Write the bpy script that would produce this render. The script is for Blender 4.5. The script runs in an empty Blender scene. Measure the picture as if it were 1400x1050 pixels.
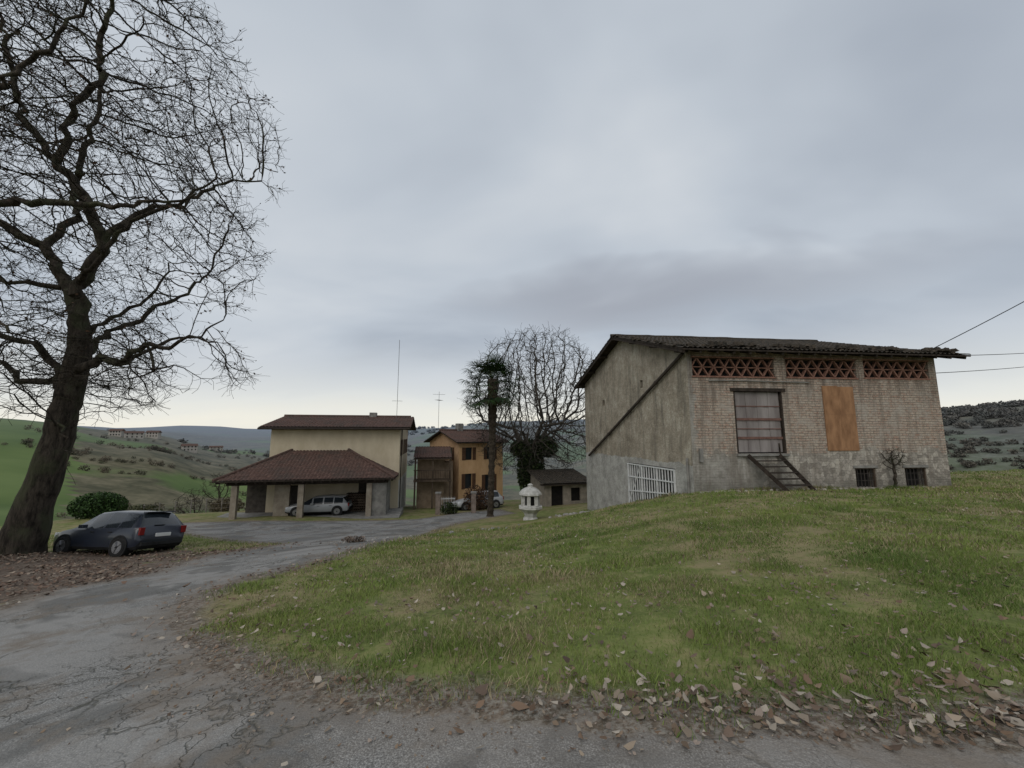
import bpy, math, random
import numpy as np
from mathutils import Vector, Matrix, kdtree
random.seed(7); rng=np.random.default_rng(7)
SC=bpy.context.scene
COL=SC.collection

# ------------------------------------------------------------------ materials
def newmat(name):
    m=bpy.data.materials.new(name); m.use_nodes=True
    nt=m.node_tree; b=nt.nodes['Principled BSDF']
    b.inputs['Roughness'].default_value=.85
    b.inputs['Specular IOR Level'].default_value=.25
    return m,nt,b
def N(nt,t,**k):
    n=nt.nodes.new(t)
    for a,v in k.items(): setattr(n,a,v)
    return n
def noise(nt,vec,scale,detail=4,rough=.6,dist=0):
    n=N(nt,'ShaderNodeTexNoise'); n.inputs['Scale'].default_value=scale
    n.inputs['Detail'].default_value=min(detail,4); n.inputs['Roughness'].default_value=rough
    n.inputs['Distortion'].default_value=dist
    if vec is not None: nt.links.new(vec,n.inputs['Vector'])
    return n.outputs['Fac']
def ramp(nt,fac,stops,interp='LINEAR'):
    r=N(nt,'ShaderNodeValToRGB'); e=r.color_ramp.elements; r.color_ramp.interpolation=interp
    while len(e)<len(stops): e.new(.5)
    for i,(p,c) in enumerate(stops):
        e[i].position=p; e[i].color=(tuple(c)[:3]+(1,)) if isinstance(c,(tuple,list)) else (c,c,c,1)
    nt.links.new(fac,r.inputs['Fac']); return r.outputs['Color']
def mix(nt,f,a,b,mode='MIX'):
    m=N(nt,'ShaderNodeMix',data_type='RGBA',blend_type=mode)
    for s,v in ((0,f),(6,a),(7,b)):
        if hasattr(v,'is_output'): nt.links.new(v,m.inputs[s])
        elif isinstance(v,tuple): m.inputs[s].default_value=v[:3]+(1,)
        else: m.inputs[s].default_value=v
    return m.outputs[2]
def M(nt,op,a,b=0.,c=None,clamp=False):
    m=N(nt,'ShaderNodeMath',operation=op); m.use_clamp=clamp
    for i,v in enumerate((a,b)+((c,) if c is not None else ())):
        if hasattr(v,'is_output'): nt.links.new(v,m.inputs[i])
        else: m.inputs[i].default_value=v
    return m.outputs[0]
def bump(nt,b,h,strength=.5,dist=.02):
    n=N(nt,'ShaderNodeBump'); n.inputs['Strength'].default_value=strength; n.inputs['Distance'].default_value=dist
    nt.links.new(h,n.inputs['Height']); nt.links.new(n.outputs[0],b.inputs['Normal'])
def coords(nt): return N(nt,'ShaderNodeTexCoord').outputs['Object']
def simple(name,c1,c2,scale=3,rough=.85,bs=30,bst=.3,bd=.02,metal=0,spec=.25,streak=False,lo=.35,hi=.65):
    m,nt,b=newmat(name); co=coords(nt)
    if streak:
        mp=N(nt,'ShaderNodeMapping'); mp.inputs['Scale'].default_value=(1,1,.15 if streak is True else streak); nt.links.new(co,mp.inputs[0]); cv=mp.outputs[0]
    else: cv=co
    f=noise(nt,cv,scale,4,.65)
    nt.links.new(ramp(nt,f,[(lo,c1),(hi,c2)]),b.inputs['Base Color'])
    bump(nt,b,noise(nt,co,bs,2),bst,bd)
    b.inputs['Roughness'].default_value=rough; b.inputs['Metallic'].default_value=metal; b.inputs['Specular IOR Level'].default_value=spec
    return m
def attrmat(name,rough=.8):
    m,nt,b=newmat(name); a=N(nt,'ShaderNodeAttribute'); a.attribute_name='Col'
    nt.links.new(a.outputs['Color'],b.inputs['Base Color']); b.inputs['Roughness'].default_value=rough; b.inputs['Specular IOR Level'].default_value=.15
    return m

# ------------------------------------------------------------------ mesh helpers
def npmesh(name,verts,faces,mat,col=None,parent=None,smooth=False,attrs=None,midx=None):
    verts=np.asarray(verts,dtype=np.float32); faces=np.asarray(faces,dtype=np.int32)
    me=bpy.data.meshes.new(name); k=faces.shape[1]
    me.vertices.add(len(verts)); me.vertices.foreach_set('co',verts.ravel())
    me.loops.add(faces.size); me.loops.foreach_set('vertex_index',faces.ravel())
    me.polygons.add(len(faces)); me.polygons.foreach_set('loop_start',np.arange(0,faces.size,k,dtype=np.int32))
    me.update(calc_edges=True)
    if smooth: me.polygons.foreach_set('use_smooth',np.ones(len(faces),dtype=bool))
    if col is not None:
        a=me.attributes.new('Col','FLOAT_COLOR','POINT'); c=np.ones((len(verts),4),dtype=np.float32); c[:,:3]=col; a.data.foreach_set('color',c.ravel())
    for n,v in (attrs or {}).items():
        a=me.attributes.new(n,'FLOAT','POINT'); a.data.foreach_set('value',np.asarray(v,dtype=np.float32))
    for m in (mat if isinstance(mat,list) else [mat]): me.materials.append(m)
    if midx is not None: me.polygons.foreach_set('material_index',midx.astype(np.int32))
    me.validate()
    o=bpy.data.objects.new(name,me); COL.objects.link(o)
    if parent: o.parent=parent
    return o
def empty(name,loc=(0,0,0),rz=0):
    e=bpy.data.objects.new(name,None); e.location=loc; e.rotation_euler=(0,0,rz); e.empty_display_size=.3; COL.objects.link(e); return e
class MB:
    def __init__(s): s.v=[]; s.f=[]; s.m=[]
    def add(s,vs,fs,mi=0):
        o=len(s.v); s.v+= [tuple(x) for x in vs]; s.f+=[tuple(i+o for i in f) for f in fs]; s.m+=[mi]*len(fs)
    def box(s,a,b,mi=0,T=None):
        x0,y0,z0=a; x1,y1,z1=b
        vs=[(x0,y0,z0),(x1,y0,z0),(x1,y1,z0),(x0,y1,z0),(x0,y0,z1),(x1,y0,z1),(x1,y1,z1),(x0,y1,z1)]
        if T is not None: vs=[tuple(T@Vector(v)) for v in vs]
        s.add(vs,[(0,3,2,1),(4,5,6,7),(0,1,5,4),(1,2,6,5),(2,3,7,6),(3,0,4,7)],mi)
    def beam(s,p,q,w,h=None,mi=0):
        p=Vector(p); q=Vector(q); h=h or w; d=(q-p); L=d.length; d.normalize()
        up=Vector((0,0,1)) if abs(d.z)<.95 else Vector((1,0,0))
        x=d.cross(up).normalized(); y=x.cross(d)
        vs=[]
        for c in (p,q):
            for a,b in ((-1,-1),(1,-1),(1,1),(-1,1)): vs.append(c+x*a*w/2+y*b*h/2)
        s.add(vs,[(0,1,2,3),(7,6,5,4),(0,4,5,1),(1,5,6,2),(2,6,7,3),(3,7,4,0)],mi)
    def tube(s,pts,rs,n=8,mi=0,caps=True):
        pts=[Vector(p) for p in pts]; vs=[]; fs=[]
        for i,p in enumerate(pts):
            d=(pts[min(i+1,len(pts)-1)]-pts[max(i-1,0)]).normalized()
            up=Vector((0,0,1)) if abs(d.z)<.9 else Vector((1,0,0))
            x=d.cross(up).normalized(); y=x.cross(d); r=rs[i] if hasattr(rs,'__len__') else rs
            for k in range(n):
                a=2*math.pi*k/n; vs.append(p+x*math.cos(a)*r+y*math.sin(a)*r)
        for i in range(len(pts)-1):
            for k in range(n): fs.append((i*n+k,i*n+(k+1)%n,(i+1)*n+(k+1)%n,(i+1)*n+k))
        if caps: fs.append(tuple(range(n-1,-1,-1))); fs.append(tuple((len(pts)-1)*n+k for k in range(n)))
        s.add(vs,fs,mi)
    def wall(s,x0,x1,z0,z1,holes,T,depth=.2,mi=0,mr=None):
        xs=sorted({x0,x1,*[h[0] for h in holes],*[h[1] for h in holes]}); zs=sorted({z0,z1,*[h[2] for h in holes],*[h[3] for h in holes]})
        for i in range(len(xs)-1):
            for j in range(len(zs)-1):
                cx=(xs[i]+xs[i+1])/2; cz=(zs[j]+zs[j+1])/2
                if any(h[0]<cx<h[1] and h[2]<cz<h[3] for h in holes): continue
                s.add([T@Vector(v) for v in ((xs[i],0,zs[j]),(xs[i+1],0,zs[j]),(xs[i+1],0,zs[j+1]),(xs[i],0,zs[j+1]))],[(0,1,2,3)],mi)
        for a,b,c,d in holes:
            q=[(a,c),(b,c),(b,d),(a,d)]
            for k in range(4):
                p,r=q[k],q[(k+1)%4]
                s.add([T@Vector(v) for v in ((p[0],0,p[1]),(p[0],depth,p[1]),(r[0],depth,r[1]),(r[0],0,r[1]))],[(0,1,2,3)],mr if mr is not None else mi)
    def obj(s,name,mats,parent=None,smooth=False,bevel=0):
        me=bpy.data.meshes.new(name); me.from_pydata(s.v,[],s.f); 
        for m in (mats if isinstance(mats,list) else [mats]): me.materials.append(m)
        me.polygons.foreach_set('material_index',s.m)
        if smooth: me.polygons.foreach_set('use_smooth',[True]*len(s.f))
        me.update(); o=bpy.data.objects.new(name,me); COL.objects.link(o)
        if parent: o.parent=parent
        if bevel:
            bm=o.modifiers.new('b','BEVEL'); bm.width=bevel; bm.segments=2
        return o
I4=Matrix.Identity(4)

# ------------------------------------------------------------------ terrain (z=0 is eye level)
CP=np.array([(0,0,-1.6),(0,2,-1.62),(3,3,-1.6),(8,3,-1.5),(15,3,-1.4),(25,4,-1.5),(-3,3,-1.95),(-6.7,5.5,-2.45),(-12,6,-2.9),(-20,5,-3.3),
(0,6,-2.1),(5,8,-1.85),(12,8,-1.75),(25,12,-1.9),(0,10,-2.7),(5,13,-2.25),(7.3,16.3,-2.3),(19.2,17.8,-2.2),(13,17,-2.2),(30,18,-2.0),(32,25,-2.1),
(22,23,-2.2),(5.2,28,-5.1),(3.2,22,-4.2),(0,14,-3.4),(0,20,-4.4),(2,30,-5.5),(-4,26,-5.2),(-14.6,15,-4.25),(-22,14,-4.3),(-16.8,14,-3.95),
(-10,12,-3.55),(-5,12,-3.15),(-10,20,-4.75),(-15,26,-5.4),(-22,26,-5.5),(-28,28,-5.5),(-8,30,-5.8),(-20,33,-5.9),(-35,30,-6.2),(-27,20,-5.2),
(0,42,-6.6),(-10,45,-7.5),(-30,42,-8.5),(20,42,-6),(42,38,-4.5),(-44,20,-7),(42,0,-1.5),(-42,-5,-4.5),(0,-12,-1.3),(-12,-10,-2.4),(15,-10,-1.1),
(6.6,20.5,-3.3),(6,25,-4.6)],float)
def phi(r2): return np.sqrt(r2+1.5)
A=phi(((CP[:,None,:2]-CP[None,:,:2])**2).sum(2)); n=len(CP)
P1=np.c_[np.ones(n),CP[:,:2]]
SYS=np.block([[A+np.eye(n)*-.02,P1],[P1.T,np.zeros((3,3))]])
W=np.linalg.solve(SYS,np.r_[CP[:,2],0,0,0])
NC=n
def hnear(x,y):
    out=W[NC]+W[NC+1]*x+W[NC+2]*y
    for i in range(NC): out=out+W[i]*phi((x-CP[i,0])**2+(y-CP[i,1])**2)
    return out
RR=np.array([0,45,80,120,200,300,450,700,1100,1600,2400,4000,9000.])
TH=[-180,-90,-60,-52,-43,-35,-20,3,20,40,47,53,62,90,180]
TB=np.array([[-4,-4,-5,-5,-5,-5,-5,0,5,10,20,20,0],[-4,-6,-9,-12,-15,-10,5,15,20,20,30,30,0],[-4,-9,-15,-20,-20,-8,14,24,15,20,50,50,0],
[-4,-9,-15,-20,-20,-8,11,18,5,10,45,45,0],[-4,-9,-17,-23,-25,-16,-4,4,-10,10,32,30,0],[-4,-9,-18,-26,-32,-30,-22,-20,-40,-10,38,45,0],
[-4,-9,-18,-30,-45,-55,-60,-50,-30,0,45,50,0],[-4,-8,-15,-28,-45,-60,-70,-60,-20,50,75,60,0],[-4,-8,-15,-28,-45,-60,-60,-30,20,60,80,60,0],
[-4,-8,-14,-25,-40,-50,-35,10,40,60,70,60,0],[-4,-7,-14,-25,-36,-32,-6,28,28,40,60,50,0],[-4,-7,-14,-25,-36,-32,-4,32,28,40,60,50,0],
[-4,-6,-14,-25,-30,-25,0,36,30,40,60,50,0],[-4,-4,-6,-10,-12,-5,5,20,25,40,60,50,0],[-4,-4,-5,-5,-5,-5,-5,0,5,10,20,20,0]],float)
def fnz(x,y,s,seed):
    x=x/s+seed*13.7; y=y/s+seed*7.3
    xi=np.floor(x); yi=np.floor(y); fx=x-xi; fy=y-yi; fx=fx*fx*(3-2*fx); fy=fy*fy*(3-2*fy)
    def h(a,b):
        v=np.sin(a*127.1+b*311.7)*43758.5453; return v-np.floor(v)
    return (h(xi,yi)*(1-fx)+h(xi+1,yi)*fx)*(1-fy)+(h(xi,yi+1)*(1-fx)+h(xi+1,yi+1)*fx)*fy
def hfar(x,y):
    r=np.hypot(x,y); th=np.degrees(np.arctan2(x,y)); lr=np.log(r+30)
    cols=np.stack([np.interp(lr,np.log(RR+30),t) for t in TB],0)
    idx=np.clip(np.searchsorted(TH,th)-1,0,len(TH)-2); T=np.array(TH,float)
    w=(th-T[idx])/(T[idx+1]-T[idx]); w=w*w*(3-2*w)
    ar=np.arange(cols.shape[1]); z=cols[idx,ar]*(1-w)+cols[idx+1,ar]*w
    am=np.clip((r-60)/400,0,1)
    z=z+am*((fnz(x,y,90,1)-.5)*5+(fnz(x,y,35,2)-.5)*2)+np.clip((r-900)/800,0,1)*((fnz(x,y,420,3)-.5)*34+(fnz(x,y,160,4)-.5)*12)
    return z
def H(x,y):
    x=np.atleast_1d(np.asarray(x,float)); y=np.atleast_1d(np.asarray(y,float)); sh=x.shape; x=x.ravel(); y=y.ravel()
    r=np.hypot(x,y); w=np.clip((r-42)/22,0,1); w=w*w*(3-2*w)
    nm=w<1; a=np.zeros_like(x); a[nm]=hnear(x[nm],y[nm]); f=np.zeros_like(x); fm=w>0
    if fm.any(): f[fm]=hfar(x[fm],y[fm])
    out=a*(1-w)+f*w
    out+= (fnz(x,y,.9,5)-.5)*.03*(r<60)+(fnz(x,y,3.1,6)-.5)*.08*np.clip((r-5)/8,0,1)
    return out.reshape(sh)
def h1(x,y): return float(H(x,y)[0])
def G(rx,rz):
    ys=np.arange(1.2,60,.05); z=H(rx*ys,ys); k=np.argmax(rz*ys<=z)
    return (rx*ys[k],ys[k])
def axis(lo,hi,flo,fhi,mlo,mhi,fs,ms,g=1.045):
    a=list(np.arange(flo,fhi,fs)); b=fhi
    while b<mhi: a.append(b); b+=ms
    st=ms
    while b<hi: a.append(b); st*=g; b+=st
    a.append(hi); c=flo-ms; l=[]
    while c>mlo: l.append(c); c-=ms
    st=ms
    while c>lo: l.append(c); st*=g; c-=st
    l.append(lo); return np.array(l[::-1]+a)
XS=axis(-8000,8000,-6,8,-34,34,.1,.3); YS=axis(-2500,8000,.6,12,-6,48,.1,.3)
gx,gy=np.meshgrid(XS,YS); gz=H(gx,gy)
drive=[G(a,b) for a,b in [(-1.215,-.416),(-1.067,-.362),(-.861,-.329),(-.724,-.287),(-.532,-.257),(-.801,-.233),(-.821,-.212),(-.232,-.202),(-.107,-.185),(-.036,-.179),(0,-.188),(-.107,-.205),(-.178,-.222),(-.284,-.25),(-.459,-.296),(-.70,-.354),(-.783,-.395),(-.822,-.436),(-.791,-.484),(-.629,-.563),(-.337,-.628),(0,-.658),(.5016,-.682),(1.167,-.6975)]]
drive+= [(9,2.7),(25,3.2),(25,-6),(-20,-6),(-16,3),(-10,4.9)]
DP=np.array(drive)
def sdf(x,y,P=DP):
    sh=x.shape; x=x.ravel(); y=y.ravel(); d=np.full(x.shape,1e9); ins=np.zeros(x.shape,bool); n=len(P)
    for i in range(n):
        a=P[i]; b=P[(i+1)%n]; e=b-a; t=np.clip(((x-a[0])*e[0]+(y-a[1])*e[1])/(e@e),0,1)
        d=np.minimum(d,np.hypot(x-a[0]-t*e[0],y-a[1]-t*e[1]))
        c=((a[1]>y)!=(b[1]>y)); 
        with np.errstate(all='ignore'): xx=(b[0]-a[0])*(y-a[1])/(b[1]-a[1])+a[0]
        ins^= c&(x<xx)
    return np.where(ins,-d,d).reshape(sh)
gs=sdf(gx,gy)
gr=np.hypot(gx,gy); gth=np.degrees(np.arctan2(gx,gy))
def dirtf(x,y):
    d=np.exp(-(((x+14.5)/6.5)**2+((y-12.)/3.4)**2)**1.5)
    d=np.maximum(d,np.exp(-(((x+9)/4)**2+((y-9)/2.3)**2)))
    d=np.maximum(d,.8*np.exp(-(((x+8.5)/3.6)**2+((y-13.6)/1.8)**2)))
    return d
gdirt=dirtf(gx,gy)
cliff=np.clip(1-np.abs(gth-50)/9,0,1)**.5*np.clip(1-np.abs(gr-430)/150,0,1)**.4*.8
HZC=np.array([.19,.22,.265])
def hazef(r): return np.clip((r-300)/2500,0,1)**.7  # distance haze, painted into base colours of far land and trees
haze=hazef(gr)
green=np.clip(fnz(gx,gy,70,9)*.95-.1+ (gth<-48)*.5,0,1)
ny,nx=gx.shape
idx=np.arange(nx*ny).reshape(ny,nx)
F=np.stack([idx[:-1,:-1],idx[:-1,1:],idx[1:,1:],idx[1:,:-1]],-1).reshape(-1,4)
V=np.c_[gx.ravel(),gy.ravel(),gz.ravel()]

def attr(nt,n): a=N(nt,'ShaderNodeAttribute'); a.attribute_name=n; return a.outputs['Fac']
def ground_material(name,do_near,do_far):
    gm,nt,b=newmat(name); co=coords(nt)
    if do_near:
        big=noise(nt,co,.35,2,.6); mid=noise(nt,co,2.2,4,.7); fine=noise(nt,co,22,3,.75)
        grass=ramp(nt,mid,[(.3,(.06,.08,.022)),(.5,(.13,.16,.045)),(.68,(.25,.24,.095))])
        grass=mix(nt,ramp(nt,fine,[(.35,0.),(.7,.6)]),grass,(.19,.2,.075))
        dry=ramp(nt,M(nt,'ADD',M(nt,'MULTIPLY',big,.55),M(nt,'MULTIPLY',mid,.45)),[(.45,0.),(.56,1.)]); grass=mix(nt,M(nt,'MULTIPLY',dry,.75),grass,(.25,.2,.115))
        dirt=ramp(nt,noise(nt,co,7,4,.8),[(.3,(.06,.047,.037)),(.5,(.13,.1,.078)),(.7,(.26,.21,.17))])
        sd=attr(nt,'sdf'); edge=M(nt,'ADD',sd,M(nt,'MULTIPLY',M(nt,'SUBTRACT',mid,.5),.75))
        dm=M(nt,'ADD',attr(nt,'dirt'),M(nt,'MULTIPLY',M(nt,'SUBTRACT',noise(nt,co,1.1,3,.7),.5),1.6))
        dm=ramp(nt,dm,[(.38,0.),(.6,1.)])
        em=ramp(nt,M(nt,'ADD',edge,M(nt,'MULTIPLY',mid,-.5)),[(.0,.95),(.25,0.)])
        soil=mix(nt,dm,grass,dirt); soil=mix(nt,em,soil,mix(nt,ramp(nt,fine,[(.45,0.),(.62,.7)]),dirt,(.28,.26,.23)))
        asp=ramp(nt,noise(nt,co,95,2,.8),[(.3,(.08,.079,.075)),(.5,(.19,.186,.177)),(.68,(.42,.41,.39))])
        patch=noise(nt,co,.5,4,.75)
        asp=mix(nt,ramp(nt,patch,[(.4,0.),(.58,.7)]),asp,(.28,.27,.255))
        asp=mix(nt,ramp(nt,noise(nt,co,.33,3,.7,1.5),[(.5,0.),(.56,.6)]),asp,(.1,.099,.094))
        wv=N(nt,'ShaderNodeVectorMath',operation='ADD'); nn=N(nt,'ShaderNodeTexNoise'); nn.inputs['Scale'].default_value=1.9; nn.inputs['Detail'].default_value=4; nn.inputs['Roughness'].default_value=.65; nt.links.new(co,nn.inputs[0])
        sc=N(nt,'ShaderNodeVectorMath',operation='SCALE'); sc.inputs[3].default_value=.8; nt.links.new(nn.outputs['Color'],sc.inputs[0]); nt.links.new(co,wv.inputs[0]); nt.links.new(sc.outputs[0],wv.inputs[1])
        vor=N(nt,'ShaderNodeTexVoronoi',feature='DISTANCE_TO_EDGE'); vor.inputs['Scale'].default_value=.7; nt.links.new(wv.outputs[0],vor.inputs['Vector'])
        vor2=N(nt,'ShaderNodeTexVoronoi',feature='DISTANCE_TO_EDGE'); vor2.inputs['Scale'].default_value=3.4; nt.links.new(wv.outputs[0],vor2.inputs['Vector'])
        ck=ramp(nt,vor.outputs['Distance'],[(.0,1.),(.016,0.)])
        ck2=M(nt,'MULTIPLY',ramp(nt,vor2.outputs['Distance'],[(.0,.9),(.028,0.)]),ramp(nt,big,[(.44,0.),(.52,1.)]))
        ckk=M(nt,'MAXIMUM',ck,ck2); ckk=M(nt,'MULTIPLY',ckk,ramp(nt,noise(nt,co,.6,2),[(.38,0.),(.55,1.)]))
        asp=mix(nt,M(nt,'MULTIPLY',ckk,.75),asp,(.05,.05,.036))
        asp=mix(nt,ramp(nt,noise(nt,co,.9,4,.8),[(.52,0.),(.66,.75)]),asp,(.175,.145,.115))
        asp=mix(nt,ramp(nt,edge,[(.0,0.),(.01,0.)]),asp,(.2,.2,.2))
        asp=mix(nt,ramp(nt,M(nt,'ADD',M(nt,'MULTIPLY',edge,.8),.9),[(.45,0.),(.95,.65)]),asp,(.2,.17,.14))
        am=ramp(nt,M(nt,'ADD',edge,.5),[(.46,1.),(.54,0.)])
        near=mix(nt,am,soil,asp); out=near
        hh=M(nt,'ADD',M(nt,'MULTIPLY',fine,.6),M(nt,'MULTIPLY',ckk,-.5)); bump(nt,b,hh,.8,.028)
    if do_far:
        scr=ramp(nt,noise(nt,co,.045,4,.8),[(.38,(.06,.06,.034)),(.52,(.115,.105,.064)),(.66,(.175,.155,.1))])
        fld=ramp(nt,noise(nt,co,.012,4,.6),[(.4,(.07,.11,.032)),(.6,(.12,.165,.055))])
        land=mix(nt,ramp(nt,M(nt,'ADD',attr(nt,'green'),M(nt,'MULTIPLY',M(nt,'SUBTRACT',noise(nt,co,.02,4),.5),.8)),[(.44,0.),(.56,1.)]),scr,fld)
        mp=N(nt,'ShaderNodeMapping'); mp.inputs['Scale'].default_value=(1,1,.25); nt.links.new(co,mp.inputs[0])
        cl=ramp(nt,noise(nt,mp.outputs[0],.06,4,.85),[(.38,(.06,.06,.05)),(.52,(.11,.105,.095)),(.64,(.17,.165,.155))])
        land=mix(nt,attr(nt,'cliff'),land,cl)
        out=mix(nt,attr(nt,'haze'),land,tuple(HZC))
    if do_near and do_far: out=mix(nt,attr(nt,'far'),near,out)
    nt.links.new(out,b.inputs['Base Color']); b.inputs['Roughness'].default_value=.9; b.inputs['Specular IOR Level'].default_value=.12
    return gm
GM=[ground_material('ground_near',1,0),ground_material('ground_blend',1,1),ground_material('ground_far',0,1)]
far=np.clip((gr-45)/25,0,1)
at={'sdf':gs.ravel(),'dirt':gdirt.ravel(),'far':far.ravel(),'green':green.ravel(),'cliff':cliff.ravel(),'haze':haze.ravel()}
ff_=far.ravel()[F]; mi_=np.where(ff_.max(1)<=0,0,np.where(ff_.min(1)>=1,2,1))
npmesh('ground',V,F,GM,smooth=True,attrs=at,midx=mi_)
fs=(gs.ravel()[F].min(1)<.4)&(ff_.max(1)<=0); DF=F[fs]; u,inv=np.unique(DF,return_inverse=True)
VD=V[u].copy(); VD[:,2]+=.004
npmesh('driveway',VD,inv.reshape(-1,4),GM[0],smooth=True,attrs={k:v[u] for k,v in at.items()})

# ------------------------------------------------------------------ grass & leaves
def blades(xy,hgt,wid,cols,lean=.5):
    n=len(xy); z=H(xy[:,0],xy[:,1]); a=rng.uniform(0,6.283,n); la=rng.uniform(0,6.283,n); ll=rng.uniform(0,lean,n)*hgt
    b=np.c_[xy,z-.005]; dx=np.c_[np.cos(a)*wid,np.sin(a)*wid,np.zeros(n)]
    tip=b+np.c_[np.cos(la)*ll*1.0,np.sin(la)*ll*1.0,hgt]; m=b*.45+tip*.55; m[:,2]+=hgt*.12
    v=np.stack([b-dx,b+dx,m+dx*.7,m-dx*.7,tip],1).reshape(-1,3)
    i=np.arange(n)*5; f=np.stack([np.c_[i,i+1,i+2],np.c_[i,i+2,i+3],np.c_[i+3,i+2,i+4]],1).reshape(-1,3)
    return v,f,np.repeat(cols,5,0)
def grasscols(xy):
    n=len(xy); t=rng.random(n); p=fnz(xy[:,0],xy[:,1],1.3,11)*.6+fnz(xy[:,0],xy[:,1],.35,12)*.4; q=fnz(xy[:,0],xy[:,1],2.4,13)*.55+fnz(xy[:,0],xy[:,1],.7,14)*.45
    g1=np.array([.065,.115,.025]); g2=np.array([.21,.26,.066]); st=np.array([.4,.335,.2]); br=np.array([.17,.13,.09])
    c=g1+(g2-g1)*np.clip(t*.5+p*.95-.22,0,1)[:,None]
    m=rng.random(n)<np.clip(.07+2.4*(q-.47),.04,.78); c[m]=st*rng.uniform(.45,1.05,m.sum())[:,None]
    m=rng.random(n)<.08; c[m]=br
    return c
parts=[]
def sample(n,x0,x1,y0,y1):
    return np.c_[rng.uniform(x0,x1,n),rng.uniform(y0,y1,n)]
for (cnt,x0,x1,y0,y1,h0,h1_,w) in [(150000,-3.6,7,2.3,6,.018,.065,.0026),(120000,-7,14,6,11,.03,.08,.005),(70000,-10,26,11,20,.04,.09,.009),(20000,17,40,12,26,.05,.1,.015)]:
    xy=sample(cnt,x0,x1,y0,y1)
    s=sdf(xy[:,0],xy[:,1])+(fnz(xy[:,0],xy[:,1],.3,21)-.5)*.5; d=dirtf(xy[:,0],xy[:,1])
    dens=np.clip((s-.02)/.7,0,1)*.9+.1
    dens*=np.clip(-.05+2.*fnz(xy[:,0],xy[:,1],.5,22),0,1)
    rx=xy[:,0]-7.33; ry=xy[:,1]-16.3; lb=(rx*-.11+ry*.994); la=(rx*.994+ry*.11)
    k=(s>.0)&(rng.random(cnt)<dens)&(d<.35)&~((lb>-.02)&(la>-2)&(la<12))&(np.abs(xy[:,0])<xy[:,1]*1.45+.5)
    xy=xy[k]; hg=rng.uniform(h0,h1_,len(xy))*(.3+1.4*fnz(xy[:,0],xy[:,1],.6,23)); parts.append(blades(xy,hg,w*rng.uniform(.6,1.3,len(xy)),grasscols(xy),1.2))
xy=sample(35000,-24,-3,8,24); s=sdf(xy[:,0],xy[:,1]); d=dirtf(xy[:,0],xy[:,1])+(fnz(xy[:,0],xy[:,1],1.,24)-.5)*.8
k=(s>.1)&(d<.3); xy=xy[k]; parts.append(blades(xy,rng.uniform(.03,.1,len(xy)),np.full(len(xy),.008),grasscols(xy)*.9,1.))
o=0; vv=[];ff=[];cc=[]
for v,f,c in parts: vv.append(v); ff.append(f+o); cc.append(c); o+=len(v)
npmesh('grass',np.concatenate(vv),np.concatenate(ff),attrmat('grass_mat',.7),np.concatenate(cc))
def leaves(name,xy,size,pal,mat,lift=.02,flat=.5):
    n=len(xy); z=H(xy[:,0],xy[:,1])+rng.uniform(.004,lift,n); a=rng.uniform(0,6.283,n); s=size*rng.uniform(.35,1.3,n)
    u=np.c_[np.cos(a),np.sin(a),rng.uniform(-flat,flat,n)]; w=np.c_[-np.sin(a),np.cos(a),rng.uniform(-flat,flat,n)]*rng.uniform(.4,.75,n)[:,None]
    c=np.c_[xy,z+s*flat*.25]; cur=np.zeros((n,3)); cur[:,2]=rng.uniform(-.05,.4,n)*s
    S=s[:,None]; j=lambda: rng.uniform(.75,1.25,(n,1))
    v=np.stack([c-u*S*.6+cur,c-u*S*.15*j()-w*S*.6*j(),c+u*S*.25*j()-w*S*.45*j(),c+u*S*.6*j()+cur,c+u*S*.2*j()+w*S*.5*j()+cur*.6,c-u*S*.2*j()+w*S*.6*j()+cur*.5],1).reshape(-1,3)
    i=np.arange(n)*6; f=np.concatenate([np.c_[i,i+1,i+2,i+3],np.c_[i,i+3,i+4,i+5]],0)
    col=np.array(pal)[rng.integers(0,len(pal),n)]*rng.uniform(.55,1.2,n)[:,None]
    return npmesh(name,v,f,mat,np.repeat(col,6,0))
LM=attrmat('dead_leaf_mat',.75)
PAL=[(.2,.145,.1),(.28,.225,.17),(.14,.1,.075),(.37,.32,.26),(.18,.12,.08),(.25,.2,.165)]
xy=sample(60000,-3.5,7,2.2,5.5); s=sdf(xy[:,0],xy[:,1]); w=np.exp(-np.abs(s-.22)/.26)*np.clip(.14+ (xy[:,0]+1.2)/3.6,.1,1)+.03*(s>0)+.006
k=(rng.random(len(xy))<w*.42*np.clip(fnz(xy[:,0],xy[:,1],.35,27)*2-.2,.05,1.2))&(s>-.6); a=xy[k]
xy=sample(36000,-8,16,4,15); s=sdf(xy[:,0],xy[:,1]); k=(s>-.3)&(rng.random(len(xy))<.14*np.clip(fnz(xy[:,0],xy[:,1],1.2,29)*2.4-.4,.1,2)+.25*np.exp(-np.abs(s)/.4)); b2=xy[k]
leaves('fallen_leaves',np.concatenate([a,b2]),.045,PAL,LM,.045)
xy=sample(700,-2,7,2.2,4.2); s=sdf(xy[:,0],xy[:,1]); k=(rng.random(len(xy))<np.exp(-np.abs(s-.2)/.28)*np.clip(.1+(xy[:,0]+.5)/2.5,.05,1)); leaves('fallen_leaves',xy[k],.075,PAL,LM,.03)
xy=sample(45000,-3.5,8,2.2,5.5); s=sdf(xy[:,0],xy[:,1]); k=(rng.random(len(xy))<.45*np.exp(-np.abs(s-.1)/.25))
leaves('leaf_litter',xy[k],.02,PAL[:3]+PAL[4:],LM,.012)
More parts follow.
